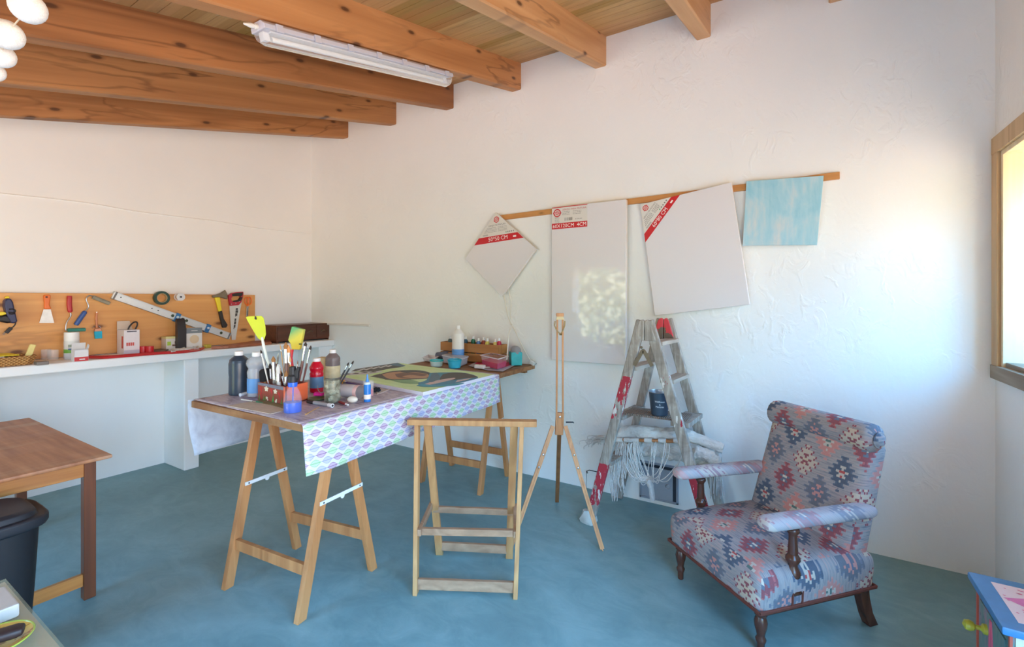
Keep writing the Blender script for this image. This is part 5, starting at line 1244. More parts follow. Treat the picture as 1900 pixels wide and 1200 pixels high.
solo('lamp_box', mb, [P(228, 222, 214, .5), P(122, 128, 132, .5), P(220, 196, 160, .5), P(210, 212, 212, .5)], 'flat white box with grey top band and tan disc print', 'box', bev=.001)
# white cable bundle
random.seed(12); mb = MB()
for k in range(7):
    pts = [G(px, py+random.uniform(-2.5, 2.5), ZS)+V((0, 0, .008+.006*(k % 3))) for px, py in ((318, 653), (335, 650), (350, 647.5), (362, 646.5), (369, 648), (352, 651), (334, 653))]
    mb.tube(curve(pts, 6), .005, 6)
solo('cable_bundle', mb, P(222, 214, 206, .5), 'loose bundle of white cable in front of the black box', 'cable')
c = G(385, 645.5, ZS); mb = MB(); mb.box(c+V((0, 0, .017)), (.04, .05, .033), Matrix.Rotation(.2, 4, 'Z')); solo('tape_measure', mb, P(190, 172, 60, .45), 'small yellowish tape measure at the end of the red tubing', 'tape measure', bev=.006)
mb = MB(); mb.poly([G(px, py, ZS)+V((0, 0, .001)) for px, py in ((284, 653), (305, 653), (318, 648), (290, 645))], (0, 0, .012)); solo('dust_pad', mb, P(132, 112, 96, .8, 0, .2), 'grey brown pad lying behind the red tape rolls', 'pad')
# bamboo strip bundle
mb = MB(); q = [G(px, py, ZS)+V((0, 0, .0015)) for px, py in ((392, 648), (424, 646.5), (504, 638.7), (500, 635.2), (470, 636.5))]; mb.poly(q, (0, 0, .022)); solo('slat_bundle', mb, wood((178, 106, 70), (130, 70, 44), 1, 2, .5, 0), 'thin reddish brown wooden strips lying on the counter past the tools', 'wood strips', bev=.002)
# drawer box
M_DRW = wood((112, 62, 40), (66, 34, 22), 1, 1.2, .35, 0)
p0, p1 = G(516, 632, ZS), G(613, 629.5, ZS)
xf = -4.50; y0, y1 = WX(513.5, 631, xf).y, WX(613, 630, xf).y; z1 = WX(560, 601.5, xf).z
t = thing('drawer_box', 'dark brown wooden box with two small drawers in the far corner of the counter', 'drawer box', (xf, (y0+y1)/2, ZS))
mb = MB(); mb.box((xf-.14, (y0+y1)/2, (z1+ZS+.014)/2), (.27, y1-y0, z1-ZS-.014)); obj('body', mb, M_DRW, t, bev=.003)
mb = MB()
for yy in (y0+.015, y1-.015): mb.poly([(xf-.005, yy-.014, ZS+.014), (xf-.005, yy+.014, ZS+.014), (xf-.005, yy+.008, ZS+.0006), (xf-.005, yy-.008, ZS+.0006)], (-.26, 0, 0)) if False else mb.box((xf-.13, yy, ZS+.0075), (.24, .022, .014))
obj('plinth', mb, M_DRW, t)
ym = y0+(y1-y0)*.72
for a, b in ((y0+.012, ym-.004), (ym+.004, y1-.012)):
    mb = MB(); mb.box((xf-.003, (a+b)/2, (z1+ZS+.014)/2), (.012, b-a, z1-ZS-.05)); d = obj('drawer', mb, M_DRW, t, bev=.002)
    pc_ = b-(.075 if a < y0+.1 else (b-a)/2); hz = (z1+ZS+.014)/2
    mb = MB(); R_ = .032; mb.grid(lambda u, v: (xf+.003+.018*math.sin(PI*v*.5)*math.sin(PI*u), pc_+R_*math.cos(PI*u)*(1-.1*v), hz-.012+R_*math.sin(PI*u)*.9*(1-v*.35)), 12, 5); o = obj('cup_pull', mb, P(150, 138, 118, .35, .85), d)
    m_ = o.modifiers.new('thick', 'SOLIDIFY'); m_.thickness = .002
c = WX(615, 605, -4.72); mb = MB(); mb.box((-4.70, YW-.045, ZS+.085), (.012, .08, .168)); solo('white_tile', mb, P(228, 224, 220, .4), 'white tile leaning in the corner behind the drawer box', 'tile', bev=.002)

# ================================================================ THINGS ON THE WORK TABLE
def Z3(x, y): return (420+x/5.9375, 580+y/5.9375)
def Z4(x, y): return (640+x/5.278, 580+y/5.278)
ZC = ZT+.0035
def base(px, py, z=ZC): return G(px, py, z)
def lathe_thing(name, label, cat, px, py, wpx, hpx, parts, group=None, n=28, z=ZC, sy=1.):
    """parts: (name, material, [(r in half widths, z in heights)...])"""
    c = base(px, py, z); s = mpp(c); r, h = wpx/2*s, hpx*s
    t = thing(name, label, cat, c, 0, group)
    for nm, m, prof in parts:
        mb = MB(); mb.lathe([(max(a*r, .0004), b*h) for a, b in prof], c, n, None, True, 1., sy); obj(nm, mb, m, t, smooth=50)
    return t, c, r, h
M_CAPW = P(232, 230, 228, .4)
M_DARKB = P(46, 58, 72, .3, 0, .1)
lathe_thing('paint_bottle', 'large dark blue grey paint bottle with white cap at the left end', 'bottle', 443.5, 731, 34, 80, [
    ('body', M_DARKB, [(.9, 0), (.98, .012), (1, .03), (.98, .35), (.965, .42), (1, .5), (1, .72), (.93, .76), (.93, .77), (.90, .81), (.5, .89), (.42, .90)]),
    ('cap', M_CAPW, [(.42, .90), (.42, .99), (.38, 1.0)])], 'paint bottles on the work table')
M_PET = NB('clear_plastic').fin(S(206, 208, 212), .12, 0, .5, Alpha=.4)
t, c, r, h = lathe_thing('water_bottle', 'waisted clear plastic bottle with blue label beside the dark paint bottle', 'bottle', 475.5, 735, 34, 82, [
    ('body', M_PET, [(.75, 0), (.88, .02), (.88, .10), (.86, .42), (.92, .56), (.82, .62), (.80, .645), (.95, .70), (1., .76), (.92, .83), (.55, .89), (.40, .905)]),
    ('content', P(150, 156, 166, .25, 0, .25), [(.7, .012), (.82, .03), (.82, .10), (.8, .42), (.86, .56), (.76, .62), (.74, .645), (.89, .70), (.9, .74)]),
    ('label', P(92, 148, 206, .4, 0, .15), [(.90, .10), (.90, .42)]),
    ('cap', M_CAPW, [(.42, .905), (.42, .99), (.38, 1.0)])])
mb = MB(); a, b = base(445.5, 735.5), base(459, 732); mb.tube([a+V((0, 0, .009)), b+V((0, 0, .009))], .009, 10); solo('paint_tube', mb, P(228, 228, 230, .4), 'small white tube lying between the dark and the clear bottle', 'tube')
# red painted brush box
Lc, Fc, Rc = base(478.5, 741.5), base(529, 752.5), base(571, 741.5)
hb = (752.5-718)*mpp(Fc); e1 = (Fc-Lc); e2 = (Rc-Fc); Bc = Lc+e2
t = thing('brush_box', 'red painted wooden box with white flowers full of paintbrushes', 'box', (Lc+Rc)/2)
zb0 = V((0, 0, 1))*hb; wth = .010
nz1 = e1.cross(V((0, 0, 1))).normalized()
if nz1.dot(V((0, 0, EYE))-Fc) < 0: nz1 = -nz1
nz2 = e2.cross(V((0, 0, 1))).normalized()
if nz2.dot(V((0, 0, EYE))-Fc) < 0: nz2 = -nz2
M_BRK = P(150, 68, 52, .6, 0, .25); M_ORF = P(226, 104, 62, .55, 0, .15); M_GRY = P(120, 124, 140, .6, 0, .2)
M_FLW = P(226, 218, 196, .6); M_LEAF = P(82, 136, 66, .6, 0, .2); M_CRIM = P(196, 44, 52, .6, 0, .2)
def wallq(mb, a, b, nout): mb.poly([a, b, b+zb0, a+zb0], -nout*wth)
fr_ = lambda u, v: Lc+e1*u+zb0*v+nz1*.0006
mb = MB(); mb.mat(0); wallq(mb, Lc, Fc, nz1); mb.mat(2)
mb.face([fr_(0, .86), fr_(1, .80), fr_(1, 1), fr_(0, 1)])
mb.mat(3)
for u, v, rr in ((.33, .72, .09), (.66, .66, .08), (.35, .22, .05), (.68, .12, .05), (.38, .12, .03), (.70, .22, .03)):
    mb.face([fr_(u+rr*.75*math.cos(a)*(1+.25*math.sin(5*a)), v+rr*1.5*math.sin(a)*(1+.25*math.sin(5*a)))+nz1*.0006 for a in [2*PI*i/20 for i in range(20)]])
mb.mat(4)
for u, h0 in ((.05, .5), (.22, .45), (.27, .35), (.54, .5), (.58, .62), (.86, .42), (.93, .35)):
    mb.face([fr_(u-.025, .0)+nz1*.0003, fr_(u+.03, .0)+nz1*.0003, fr_(u+.035, h0)+nz1*.0003, fr_(u+.015, h0*.6)+nz1*.0003])
mb.mat(5)
for u, v in ((.12, .62), (.5, .62), (.78, .5), (.1, .3)): mb.face([fr_(u, v)+nz1*.0004, fr_(u+.05, v-.25)+nz1*.0004, fr_(u+.03, v+.16)+nz1*.0004, fr_(u-.03, v+.12)+nz1*.0004])
obj('front_panel', mb, [M_BRK, M_ORF, M_GRY, M_FLW, M_LEAF, M_CRIM], t, smooth=0)
mb = MB(); mb.mat(0); wallq(mb, Fc, Rc, nz2); mb.mat(1); sd = lambda u, v: Fc+e2*u+zb0*v+nz2*.0008
for u, v, rr in ((.3, .72, .10), (.5, .62, .10)): mb.face([sd(u+rr*math.cos(a), v+rr*1.3*math.sin(a)) for a in [2*PI*i/16 for i in range(16)]])
obj('side_panel', mb, [M_ORF, P(232, 92, 96, .5)], t, smooth=0)
mb = MB(); wallq(mb, Bc, Lc, -nz2); obj('side_panel', mb, M_ORF, t, smooth=0)
mb = MB(); wallq(mb, Bc, Rc, -nz1); obj('back_panel', mb, M_BRK, t, smooth=0)
mb = MB(); mb.poly([Lc, Fc, Rc, Bc], (0, 0, .006)); obj('bottom', mb, M_BRK, t, smooth=0)
# brushes: tip pixel, foot inside the box (u, v), colours
M_HBURG = P(92, 36, 34, .3); M_HBLK = P(34, 32, 36, .35); M_HWOOD = P(206, 158, 96, .5); M_HWHT = P(220, 216, 206, .5, 0, .15); M_HORG = P(218, 140, 70, .5); M_HGRY = P(150, 148, 142, .5, 0, .2); M_HBRN = P(110, 64, 44, .4)
M_BRD = P(56, 44, 38, .8); M_BRT = P(160, 110, 62, .8); M_FER = P(196, 196, 198, .25, .9)
def foot(u, v): return Lc+e1*u+e2*v+V((0, 0, .012))
def brush(label, tip, ft, hm_, bm_, w=.007, ferr=.05, hair=.03, flat=1., group='paintbrushes standing in the red painted box', name='paintbrush', cat='paintbrush', dd=0.):
    f = ft if isinstance(ft, V) else foot(*ft); T = pxat(*tip, depth(f)+dd)
    d_ = (T-f); L = d_.length; d_.normalize()
    t = thing(name, label, cat, f, 0, group)
    a, b = L-hair-ferr, L-hair
    mb = MB(); mb.tube([f, f+d_*a*.5, f+d_*a*.85, f+d_*a], [w*.35, w*.55, w*.8, w*.6], 8); obj('handle', mb, hm_, t)
    mb = MB(); mb.tube([f+d_*(a-.004), f+d_*b], [w*.62, w*.75], 10); obj('ferrule', mb, M_FER, t)
    mb = MB(); mb.tube([f+d_*(b-.002), f+d_*(b+hair*.45), f+d_*L], [w*.7, w*.85*flat, w*.15], 8); obj('bristles', mb, bm_, t)
    return t
brush('thin pale brush leaning furthest left out of the red box', Z3(378, 408), (.25, .3), M_HWHT, M_BRD, .006, .02, .02)
brush('silver flat brush with dark hair at the left side of the red box', Z3(517, 480), (.35, .35), M_HGRY, M_BRT, .013, .09, .03)
brush('wide paint-crusted pale stick brush in the middle of the red box', Z3(568, 565), (.55, .3), M_HWHT, M_HWHT, .014, .04, .05)
brush('large round brush with brown hair and dark red handle in the red box', Z3(655, 325), (.66, .5), M_HBURG, M_BRT, .014, .07, .035)
brush('brush with yellow ochre hair beside the large brown one', Z3(686, 355), (.74, .55), M_HBRN, M_HORG, .010, .05, .04)
brush('very thin bare wooden stick standing in the red box', Z3(592, 345), (.58, .6), M_HWOOD, M_HWOOD, .0035, .005, .03)
brush('slim orange wooden brush leaning left in the red box', Z3(700, 478), (.85, .5), M_HORG, M_HWOOD, .006, .01, .03)
brush('tallest dark red brush with long silver ferrule at the right of the red box', Z3(876, 325), (.80, .72), M_HBURG, M_BRD, .010, .075, .02)
brush('slender dark red brush right of the tallest one', Z3(932, 360), (.86, .80), M_HBURG, M_BRD, .007, .07, .022)
brush('short dark stick just right of the spray trigger in the red box', Z3(786, 525), (.9, .6), M_HBRN, M_HBRN, .004, .005, .02)
random.seed(31)
for i in range(9):
    px, py = random.uniform(478, 700), random.uniform(545, 640)
    brush('one of the short paint-stained brushes crowded together in the middle of the red box', Z3(px, py), (min(.9, max(.1, (px-440)/300)), random.uniform(.25, .7)), random.choice((M_HBRN, M_HBLK, M_HGRY, M_HBURG)), random.choice((M_BRD, M_HWHT, M_BRT)), random.uniform(.006, .010), .05, .03)
# palette knife, sponge brush, sponge paddle, fly swatter
f = foot(.42, .6); d0 = depth(f)
t = thing('palette_knife', 'grey palette knife blade standing in the red box', 'palette knife', f)
mb = MB(); mb.poly([pxat(*Z3(*p), d0) for p in ((545, 560), (560, 480), (576, 435), (577, 500), (568, 565))], V((-SA, CA, 0))*.002); obj('blade', mb, P(170, 170, 168, .3, .8), t)
mb = MB(); mb.tube([pxat(*Z3(556, 560), d0), f], .007, 8); obj('handle', mb, M_HBRN, t)
f = foot(.12, .35); d0 = depth(f)-.02
t = thing('foam_brush', 'black foam brush sticking out of the left end of the red box', 'foam brush', f)
mb = MB(); mb.poly([pxat(*Z3(*p), d0) for p in ((358, 650), (372, 628), (438, 614), (462, 735), (452, 752), (370, 772), (360, 740))], V((-SA, CA, 0))*.03); obj('foam', mb, P(26, 24, 26, .95), t, bev=.004)
mb = MB(); mb.tube([pxat(*Z3(420, 750), d0+.015), f+V((.01, 0, 0))], .006, 8); obj('handle', mb, M_HWOOD, t)
f = foot(.8, .78); d0 = depth(f)+.02
n = NB('green_yellow_foam'); sp = n.sep(n.coord()); k_ = n.math('ADD', n.math('MULTIPLY', sp[2], 9.), n.math('MULTIPLY', sp[0], -7.))
M_GY = n.fin(n.ramp(n.math('ADD', k_, n.math('MULTIPLY', n.noise(n.coord(), 20, 2), .3)), [(.0, S(216, 190, 66)), (.55, S(206, 196, 80)), (1., S(104, 168, 112))]), .9)
t = thing('sponge_paddle', 'green and yellow foam paddle standing up from the red box', 'foam paddle', f)
pts = [pxat(*Z3(*p), d0) for p in ((718, 150), (850, 185), (842, 230), (805, 408), (715, 405), (705, 340), (676, 305))]
mb = MB(); mb.poly(pts, V((-SA, CA, 0))*.028); o = obj('foam', mb, M_GY, t, bev=.004)
o.location = pts[4]-f; o.data.transform(Matrix.Translation(-(pts[4]-f)))
mb = MB(); mb.tube([pxat(*Z3(720, 405), d0+.014), pxat(*Z3(712, 500), d0+.012), f], [.010, .008, .005], 10); obj('handle', mb, P(206, 32, 42, .35), t)
mb = MB(); mb.tube([pxat(*Z3(800, 345), d0-.002), pxat(*Z3(828, 345), d0-.002)], .003, 6); obj('pin', mb, M_BLK, t)
f = foot(.35, .75); d0 = depth(f)+.03
n = NB('swatter_mesh'); sp = n.sep(n.coord()); hole = n.math('MULTIPLY', n.math('GREATER_THAN', n.math('FRACT', n.math('MULTIPLY', sp[2], 130.)), .5), n.math('GREATER_THAN', n.math('FRACT', n.math('MULTIPLY', n.math('ADD', sp[0], n.math('MULTIPLY', sp[1], .4)), 130.)), .5))
M_SWAT = n.fin(n.mix(n.math('MULTIPLY', hole, .35), S(204, 216, 34), S(140, 132, 50)), .4)
t = thing('fly_swatter', 'bright yellow green fly swatter standing in the red box', 'fly swatter', f)
mb = MB(); hd = [pxat(*Z3(*p), d0) for p in ((214, 50), (240, 40), (330, 36), (385, 35), (408, 58), (428, 150), (434, 240), (414, 298), (385, 308), (345, 280), (290, 190), (235, 95))]; mb.poly(hd, V((-SA, CA, 0))*.004); obj('head', mb, M_SWAT, t, bev=.001)
mb = MB(); mb.tube([pxat(*Z3(392, 270), d0-.001), pxat(*Z3(412, 370), d0-.001), pxat(*Z3(450, 520), d0), f], [.006, .008, .008, .006], 8); obj('handle', mb, P(226, 232, 222, .4), t)
mb = MB(); mb.bar(pxat(*Z3(318, 40), d0-.003), pxat(*Z3(328, 75), d0-.003), .006, .002, (SA, -CA, 0)); mb.bar(pxat(*Z3(312, 62), d0-.003), pxat(*Z3(332, 64), d0-.003), .008, .002, (SA, -CA, 0)); obj('hole_mark', mb, M_BLK, t)
# blue spray bottle
M_BPET = NB('blue_clear').fin(S(206, 216, 240), .06, 0, .5, Alpha=.13)
t, c, r, h = lathe_thing('spray_bottle', 'clear spray bottle with blue paint and black trigger at the front of the work table', 'spray bottle', 543, 764, 32, 55, [
    ('bottle', M_BPET, [(.95, 0), (1, .02), (1, .34), (.98, .44), (.80, .66), (.48, .82), (.44, 1.0)]),
    ('paint', P(10, 84, 206, .25, 0, .15), [(.9, .01), (.95, .03), (.95, .34), (.1, .36)]),
    ('collar', P(36, 96, 210, .3, 0, .1), [(.50, .86), (.52, .90), (.52, 1.02), (.46, 1.05)])])
mb = MB(); mb.tube([c+V((0, 0, .02)), c+V((.004, 0, h*.9))], .003, 6); obj('dip_tube', mb, P(40, 90, 200, .3), t)
d0 = depth(c)
mb = MB(); tp = pxat(*Z3(748, 780), d0); mb.lathe([(r*.56, 0), (r*.56, .03), (r*.4, .036), (r*.34, .075)], c+V((0, 0, h*1.0)), 18)
mb.poly([pxat(*Z3(*p), d0-.012) for p in ((715, 700), (735, 660), (775, 602), (798, 600), (797, 630), (785, 660), (786, 720), (760, 735), (722, 735))], V((-SA, CA, 0))*.024); obj('trigger_head', mb, M_BLK, t, bev=.003)
mb = MB(); mb.tube(curve([pxat(*Z3(*p), d0) for p in ((788, 650), (800, 690), (794, 740))], 4), .0035, 6); obj('trigger', mb, M_BLK, t)
# red and brown bottles
lathe_thing('paint_bottle', 'red paint bottle with white cap standing behind the red brush box', 'bottle', 587.5, 727, 25, 63, [
    ('body', P(198, 16, 44, .22, 0, .06), [(.82, 0), (.95, .02), (.95, .50), (.98, .55), (.86, .60), (.98, .68), (.98, .74), (.66, .86), (.50, .90)]),
    ('label', P(92, 128, 160, .4, 0, .3), [(.97, .14), (.97, .46)]),
    ('cap', M_CAPW, [(.52, .90), (.54, .91), (.54, .99), (.48, 1.0)])], 'paint bottles on the work table')
lathe_thing('paint_bottle', 'brown grey paint bottle with cream label behind the dirty glass jar', 'bottle', 617.5, 714, 26, 66, [
    ('body', P(118, 104, 102, .35, 0, .08), [(.92, 0), (1, .02), (1, .62), (.97, .64), (1, .67), (1, .75), (.9, .80), (.5, .89), (.44, .90)]),
    ('label', P(214, 196, 152, .45, 0, .3), [(1.015, .22), (1.015, .55)]),
    ('cap', M_CAPW, [(.46, .90), (.46, .99), (.40, 1.0)])], 'paint bottles on the work table')
cbx = base(594, 712); s = mpp(cbx)
mb = MB(); mb.box(cbx+V((.0, .03, .028+.055)), (.085, .075, .16), Matrix.Rotation(.35, 4, 'Z')); mb.v = [V((v.x, v.y, max(v.z, ZC))) for v in mb.v]
t = solo('cardboard_box', mb, P(212, 188, 140, .75, 0, .06), 'plain beige cardboard box standing behind the red paint bottle', 'box', bev=.001)
# dirty glass jar with brushes
M_DGL = NB('dirty_glass'); f_ = M_DGL.noise(M_DGL.coord(), 30, 4, .6); M_DGL = M_DGL.fin(M_DGL.ramp(f_, [(.4, S(196, 198, 176)), (.62, S(130, 128, 106))]), .12, 0, .5, Alpha=.45)
t, c, r, h = lathe_thing('glass_jar', 'dirty glass jar of rinsing water holding two slim brushes', 'jar', 616.5, 744, 30, 40, [
    ('jar', M_DGL, [(.84, 0), (.92, .02), (.95, .10), (.96, .55), (1., .66), (1.0, 1.0), (.95, 1.0), (.95, .66), (.9, .55), (.88, .12), (.8, .06)]),
    ('water', P(112, 104, 84, .15, 0, .3), [(.80, .05), (.87, .12), (.88, .5), (.1, .505)])])
for lab, tip, o_ in (('slim black brush leaning right out of the glass jar', Z3(1404, 528), (.004, .004)), ('brush with pale ferrule leaning right out of the glass jar', Z3(1352, 545), (-.004, .0))):
    brush(lab, tip, c+V((-.012+o_[0], o_[1], .012)), M_HBLK, M_BRD, .006, .02, .02, group='brushes in the glass jar')
# dish, pink pegs
c = base(588, 742); t = thing('green_dish', 'shallow green brown dish under the pink paint lump', 'dish', c); s = mpp(c)
mb = MB(); mb.lathe([(.001, 0), (.03, 0), (.046, .010), (.047, .012), (.042, .012), (.03, .005), (.001, .004)], c, 28, None, False); obj('dish', mb, P(112, 122, 78, .4, 0, .3), t)
random.seed(2); mb = MB(); cc = base(591.5, 735, ZC+.012); mb.cushion(cc+V((0, 0, .012)), (.05, .03, .018), .008, (16, 10, 4), Matrix.Rotation(.5, 4, 'Z')); mb.v = [v+V((random.uniform(-.002, .002), random.uniform(-.002, .002), random.uniform(-.002, .002))) for v in mb.v]; solo('pink_sponge', mb, P(232, 36, 148, .6, 0, .2), 'bright magenta scrunched sponge on the green dish', 'sponge')
# wire loop whisk beside
mb = MB(); mb.tube(curve([pxat(*Z3(*p), depth(c)) for p in ((1005, 800), (1012, 850), (1040, 880), (1070, 870))], 5), .002, 6); solo('bent_wire', mb, P(150, 140, 120, .4, .6), 'bent thin wire between red bottle and glass jar', 'wire')
# tipped glass
a, b = base(616, 750), base(632, 742); ax_ = (b-a).normalized(); R_ = ax_.to_track_quat('Z', 'Y').to_matrix().to_4x4()
mb = MB(); mb.lathe([(.001, 0), (.020, .001), (.022, .006), (.023, .055), (.0215, .055), (.020, .008), (.001, .006)], V((a.x, a.y, ZC+.0235)), 24, R_, False); solo('tumbler', mb, M_DGL, 'small grey glass lying on its side in front of the glass jar', 'glass')
# marker, lipstick brush, egg stone
def lying(name, label, cat, p, q, secs, r, gr=None):
    a, b = base(*p), base(*q); a.z = b.z = ZC+r; d_ = b-a
    t = thing(name, label, cat, (a+b)/2, 0, gr)
    for nm, m, k0, k1, r0, r1 in secs:
        mb = MB(); mb.tube([a+d_*k0, a+d_*k1], [r*r0, r*r1], 14); obj(nm, mb, m, t)
    return t
lying('marker_pen', 'thick white and grey marker pen with black cap in front of the glass jar', 'marker', (571, 748), (617, 756), [('cap', M_BLK, 0, .27, .9, .95), ('barrel', P(168, 170, 174, .35, .2), .27, .85, 1, 1), ('end', M_CAPW, .85, 1, 1.05, 1.05), ('tip_plug', M_BLK, .985, 1.004, .6, .6)], .0095)
lying('lip_balm', 'short dark red stick with white tip near the egg-shaped stone', 'stick', (630, 748), (646, 753.5), [('body', P(138, 34, 38, .35), 0, .72, 1, 1), ('tip', M_CAPW, .72, 1, .7, .5)], .007)
c = base(654, 747); mb = MB(); mb.ball(c+V((0, 0, .017)), (.029, .020, .017), 24, Matrix.Rotation(.3, 4, 'Z')); solo('egg_stone', mb, P(232, 222, 204, .5), 'smooth cream egg-shaped stone on the table edge', 'stone', smooth=180)
# frosted cup lying down
a, b = base(636, 737), base(668, 740); a.z = b.z = ZC+.037; d_ = (b-a).normalized(); R_ = d_.to_track_quat('Z', 'Y').to_matrix().to_4x4(); L_ = (b-a).length
t = thing('frosted_cup', 'frosted white plastic cup lying on its side beside the blue glue bottle', 'cup', (a+b)/2)
mb = MB(); mb.lathe([(.001, 0), (.029, 0), (.034, .006), (.0365, L_), (.034, L_), (.032, .008), (.001, .004)], a, 32, R_, False); obj('body', mb, P(222, 212, 212, .4, 0, .03, Transmission_Weight=.25), t)
mb = MB(); mb.lathe([(.0368, L_*.80), (.0372, L_), (.0340, L_)], a, 32, R_, False); obj('rim', mb, P(222, 178, 172, .4), t, label='pinkish stained rim')
# blue glue bottle
t, c, r, h = lathe_thing('glue_bottle', 'slim blue glue bottle with pointed nozzle', 'bottle', 681.5, 744.5, 13, 50, [
    ('body', P(38, 118, 196, .3, 0, .06), [(.95, 0), (1, .015), (1, .60), (.9, .64)]),
    ('label', P(226, 216, 206, .5, 0, .1), [(1.03, .10), (1.03, .27)]),
    ('shoulder', P(206, 216, 222, .35), [(.9, .64), (.85, .70), (.55, .73)]),
    ('nozzle', P(60, 130, 200, .35), [(.5, .73), (.42, .80), (.24, .88), (.20, 1.0)])])
t, c, r, h = lathe_thing('lidded_jar', 'little glass jar of red paint behind the blue glue bottle', 'jar', 683.5, 735, 20, 28, [
    ('jar', M_GLASS, [(.85, 0), (.95, .03), (.95, .8), (1, .85), (1, 1), (.94, 1), (.9, .8), (.88, .06)]), ('paint', P(206, 40, 60, .3, 0, .1), [(.82, .04), (.86, .1), (.86, .5), (.1, .52)])])
mb = MB(); mb.cushion(base(697, 727)+V((0, 0, .012)), (.05, .035, .022), .01, (8, 6, 4), Matrix.Rotation(.6, 4, 'Z')); random.seed(6); mb.v = [v+V((random.uniform(-.005, .005), random.uniform(-.005, .005), random.uniform(-.004, .004))) for v in mb.v]; mb.v = [V((v.x, v.y, max(v.z, ZC))) for v in mb.v]; solo('black_rag', mb, P(32, 34, 42, .9), 'small crumpled black rag behind the glue bottle', 'rag')
mb = MB(); mb.poly([base(*Z3(*p), ZC) for p in ((1640, 860), (1690, 835), (1800, 850), (1720, 880), (1660, 900))], (0, 0, .003)); solo('paper_scrap', mb, P(206, 188, 176, .8), 'torn pale paper scrap beside the black rag', 'paper')
# palette card, thin brush, skewer, blush brush
mb = MB(); mb.poly([base(*p) for p in ((422.5, 753.5), (470, 744.5), (520, 756), (529, 762), (502, 768.5), (480, 764))], (0, 0, .003)); solo('palette_card', mb, P(206, 188, 168, .8, 0, .15), 'bare beige card palette lying on the left end of the work table', 'palette')
mb = MB(); mb.poly([base(*p, ZC+.0032) for p in ((470, 745), (505, 752), (530, 759), (545, 752), (520, 746), (490, 741))], (0, 0, .002)); solo('paint_paper', mb, P(132, 120, 84, .7, 0, .35), 'olive stained paper under the red brush box', 'paper')
lying('paint_knife', 'thin white handled painting knife with green tip on the card palette', 'painting knife', (448, 744), (488, 750), [('handle', M_HWHT, 0, .5, 1, .8), ('shaft', M_FER, .5, .72, .5, .5), ('blade', P(60, 124, 92, .5, 0, .3), .7, 1, .9, .3)], .004).location.z += .005
lying('wooden_skewer', 'pale wooden skewer lying in front of the spray bottle', 'skewer', (567, 770), (592, 756), [('stick', M_HWOOD, 0, 1, 1, .5)], .003)
lying('fan_brush', 'lying brush with orange hair and purple handle behind the glass jar', 'paintbrush', (632, 710), (668, 716), [('bristles', P(232, 150, 40, .8, 0, .2), 0, .16, 1.3, 1.6), ('ferrule', M_FER, .16, .32, 1., .8), ('handle', P(86, 60, 120, .35), .32, 1, .8, .3)], .008)
# the painted canvas lying flat
zc_ = ZC+.020
corn = [(785, 727.5), (917.5, 694.5), (737.5, 673), (624, 697)]
q = [G(*p, zc_) for p in corn]
t = thing('painting', 'unfinished painting with green ground and teal figure lying flat on the work table', 'painting', sum(q, V())/4)
mb = MB(); mb.mat(0).poly([p-V((0, 0, .0195)) for p in q], (0, 0, .0195))
n = NB('green_ground'); f = n.noise(n.coord(scale=(1, 3, 1), rot=(0, 0, .4)), 6, 4, .6); M_GRN2 = n.fin(n.ramp(f, [(.35, S(200, 232, 150)), (.65, S(224, 244, 188))]), .5)
cen = sum(q, V())/4
mb.mat(1).face([p+V((0, 0, .0003)) for p in q] if (q[1]-q[0]).cross(q[2]-q[1]).z > 0 else [p+V((0, 0, .0003)) for p in q[::-1]])
lay = [.0005]
def blob(mi, pts, smooth_=True):
    lay[0] += .00006
    p = [G(*Z4(*a), zc_) for a in pts]
    if smooth_: p = curve(p+[p[0]], 4)[:-1]
    ar = sum((p[i].x*p[(i+1) % len(p)].y-p[(i+1) % len(p)].x*p[i].y) for i in range(len(p)))
    if ar < 0: p = p[::-1]
    mb.mat(mi).face([V((a.x, a.y, zc_+lay[0])) for a in p])
blob(2, [(60, 575), (100, 553), (400, 508), (515, 491), (590, 518), (540, 535), (440, 548), (330, 570), (260, 585), (120, 575)], False)
for k in range(5): blob(4, [(110+72*k, 570-11*k), (190+72*k, 545-10*k), (206+72*k, 548-10*k), (140+72*k, 575-11*k)], False)
blob(3, [(430, 512), (515, 492), (596, 520), (560, 530)], False)
blob(4, [(-60, 618), (70, 585), (330, 572), (380, 578), (250, 600), (60, 612)], False)
for k in range(4): blob(2, [(-20+85*k, 608-7*k), (20+85*k, 596-7*k), (60+85*k, 600-7*k), (40+85*k, 606-7*k)], False)
blob(2, [(245, 625), (345, 598), (392, 652), (330, 638)], False)
blob(7, [(422, 655), (520, 650), (640, 655), (745, 688), (700, 698), (560, 690)])
blob(2, [(345, 602), (470, 573), (690, 563), (835, 590), (835, 640), (650, 655), (420, 657), (385, 645)])
blob(5, [(362, 606), (480, 582), (700, 578), (815, 606), (800, 640), (640, 646), (440, 650)])
blob(6, [(490, 600), (640, 588), (800, 604), (760, 622), (640, 612), (560, 628), (640, 640), (520, 636)])
blob(2, [(540, 580), (690, 566), (835, 592), (800, 600), (690, 584), (600, 590)])
blob(8, [(830, 592), (1000, 586), (1180, 592), (1305, 634), (1200, 672), (980, 710), (780, 718), (715, 692), (800, 660)])
blob(2, [(960, 604), (1060, 588), (1190, 596), (1296, 632), (1180, 644), (1060, 662), (930, 660)])
blob(9, [(770, 704), (900, 665), (1060, 640), (1070, 652), (920, 690), (800, 712)])
blob(3, [(850, 600), (900, 592), (930, 640), (860, 680), (820, 672)])
blob(9, [(1100, 664), (1210, 646), (1250, 640), (1190, 662), (1080, 684)], False)
blob(10, [(700, 715), (760, 700), (900, 712), (1160, 690), (1110, 712), (960, 725), (780, 728)])
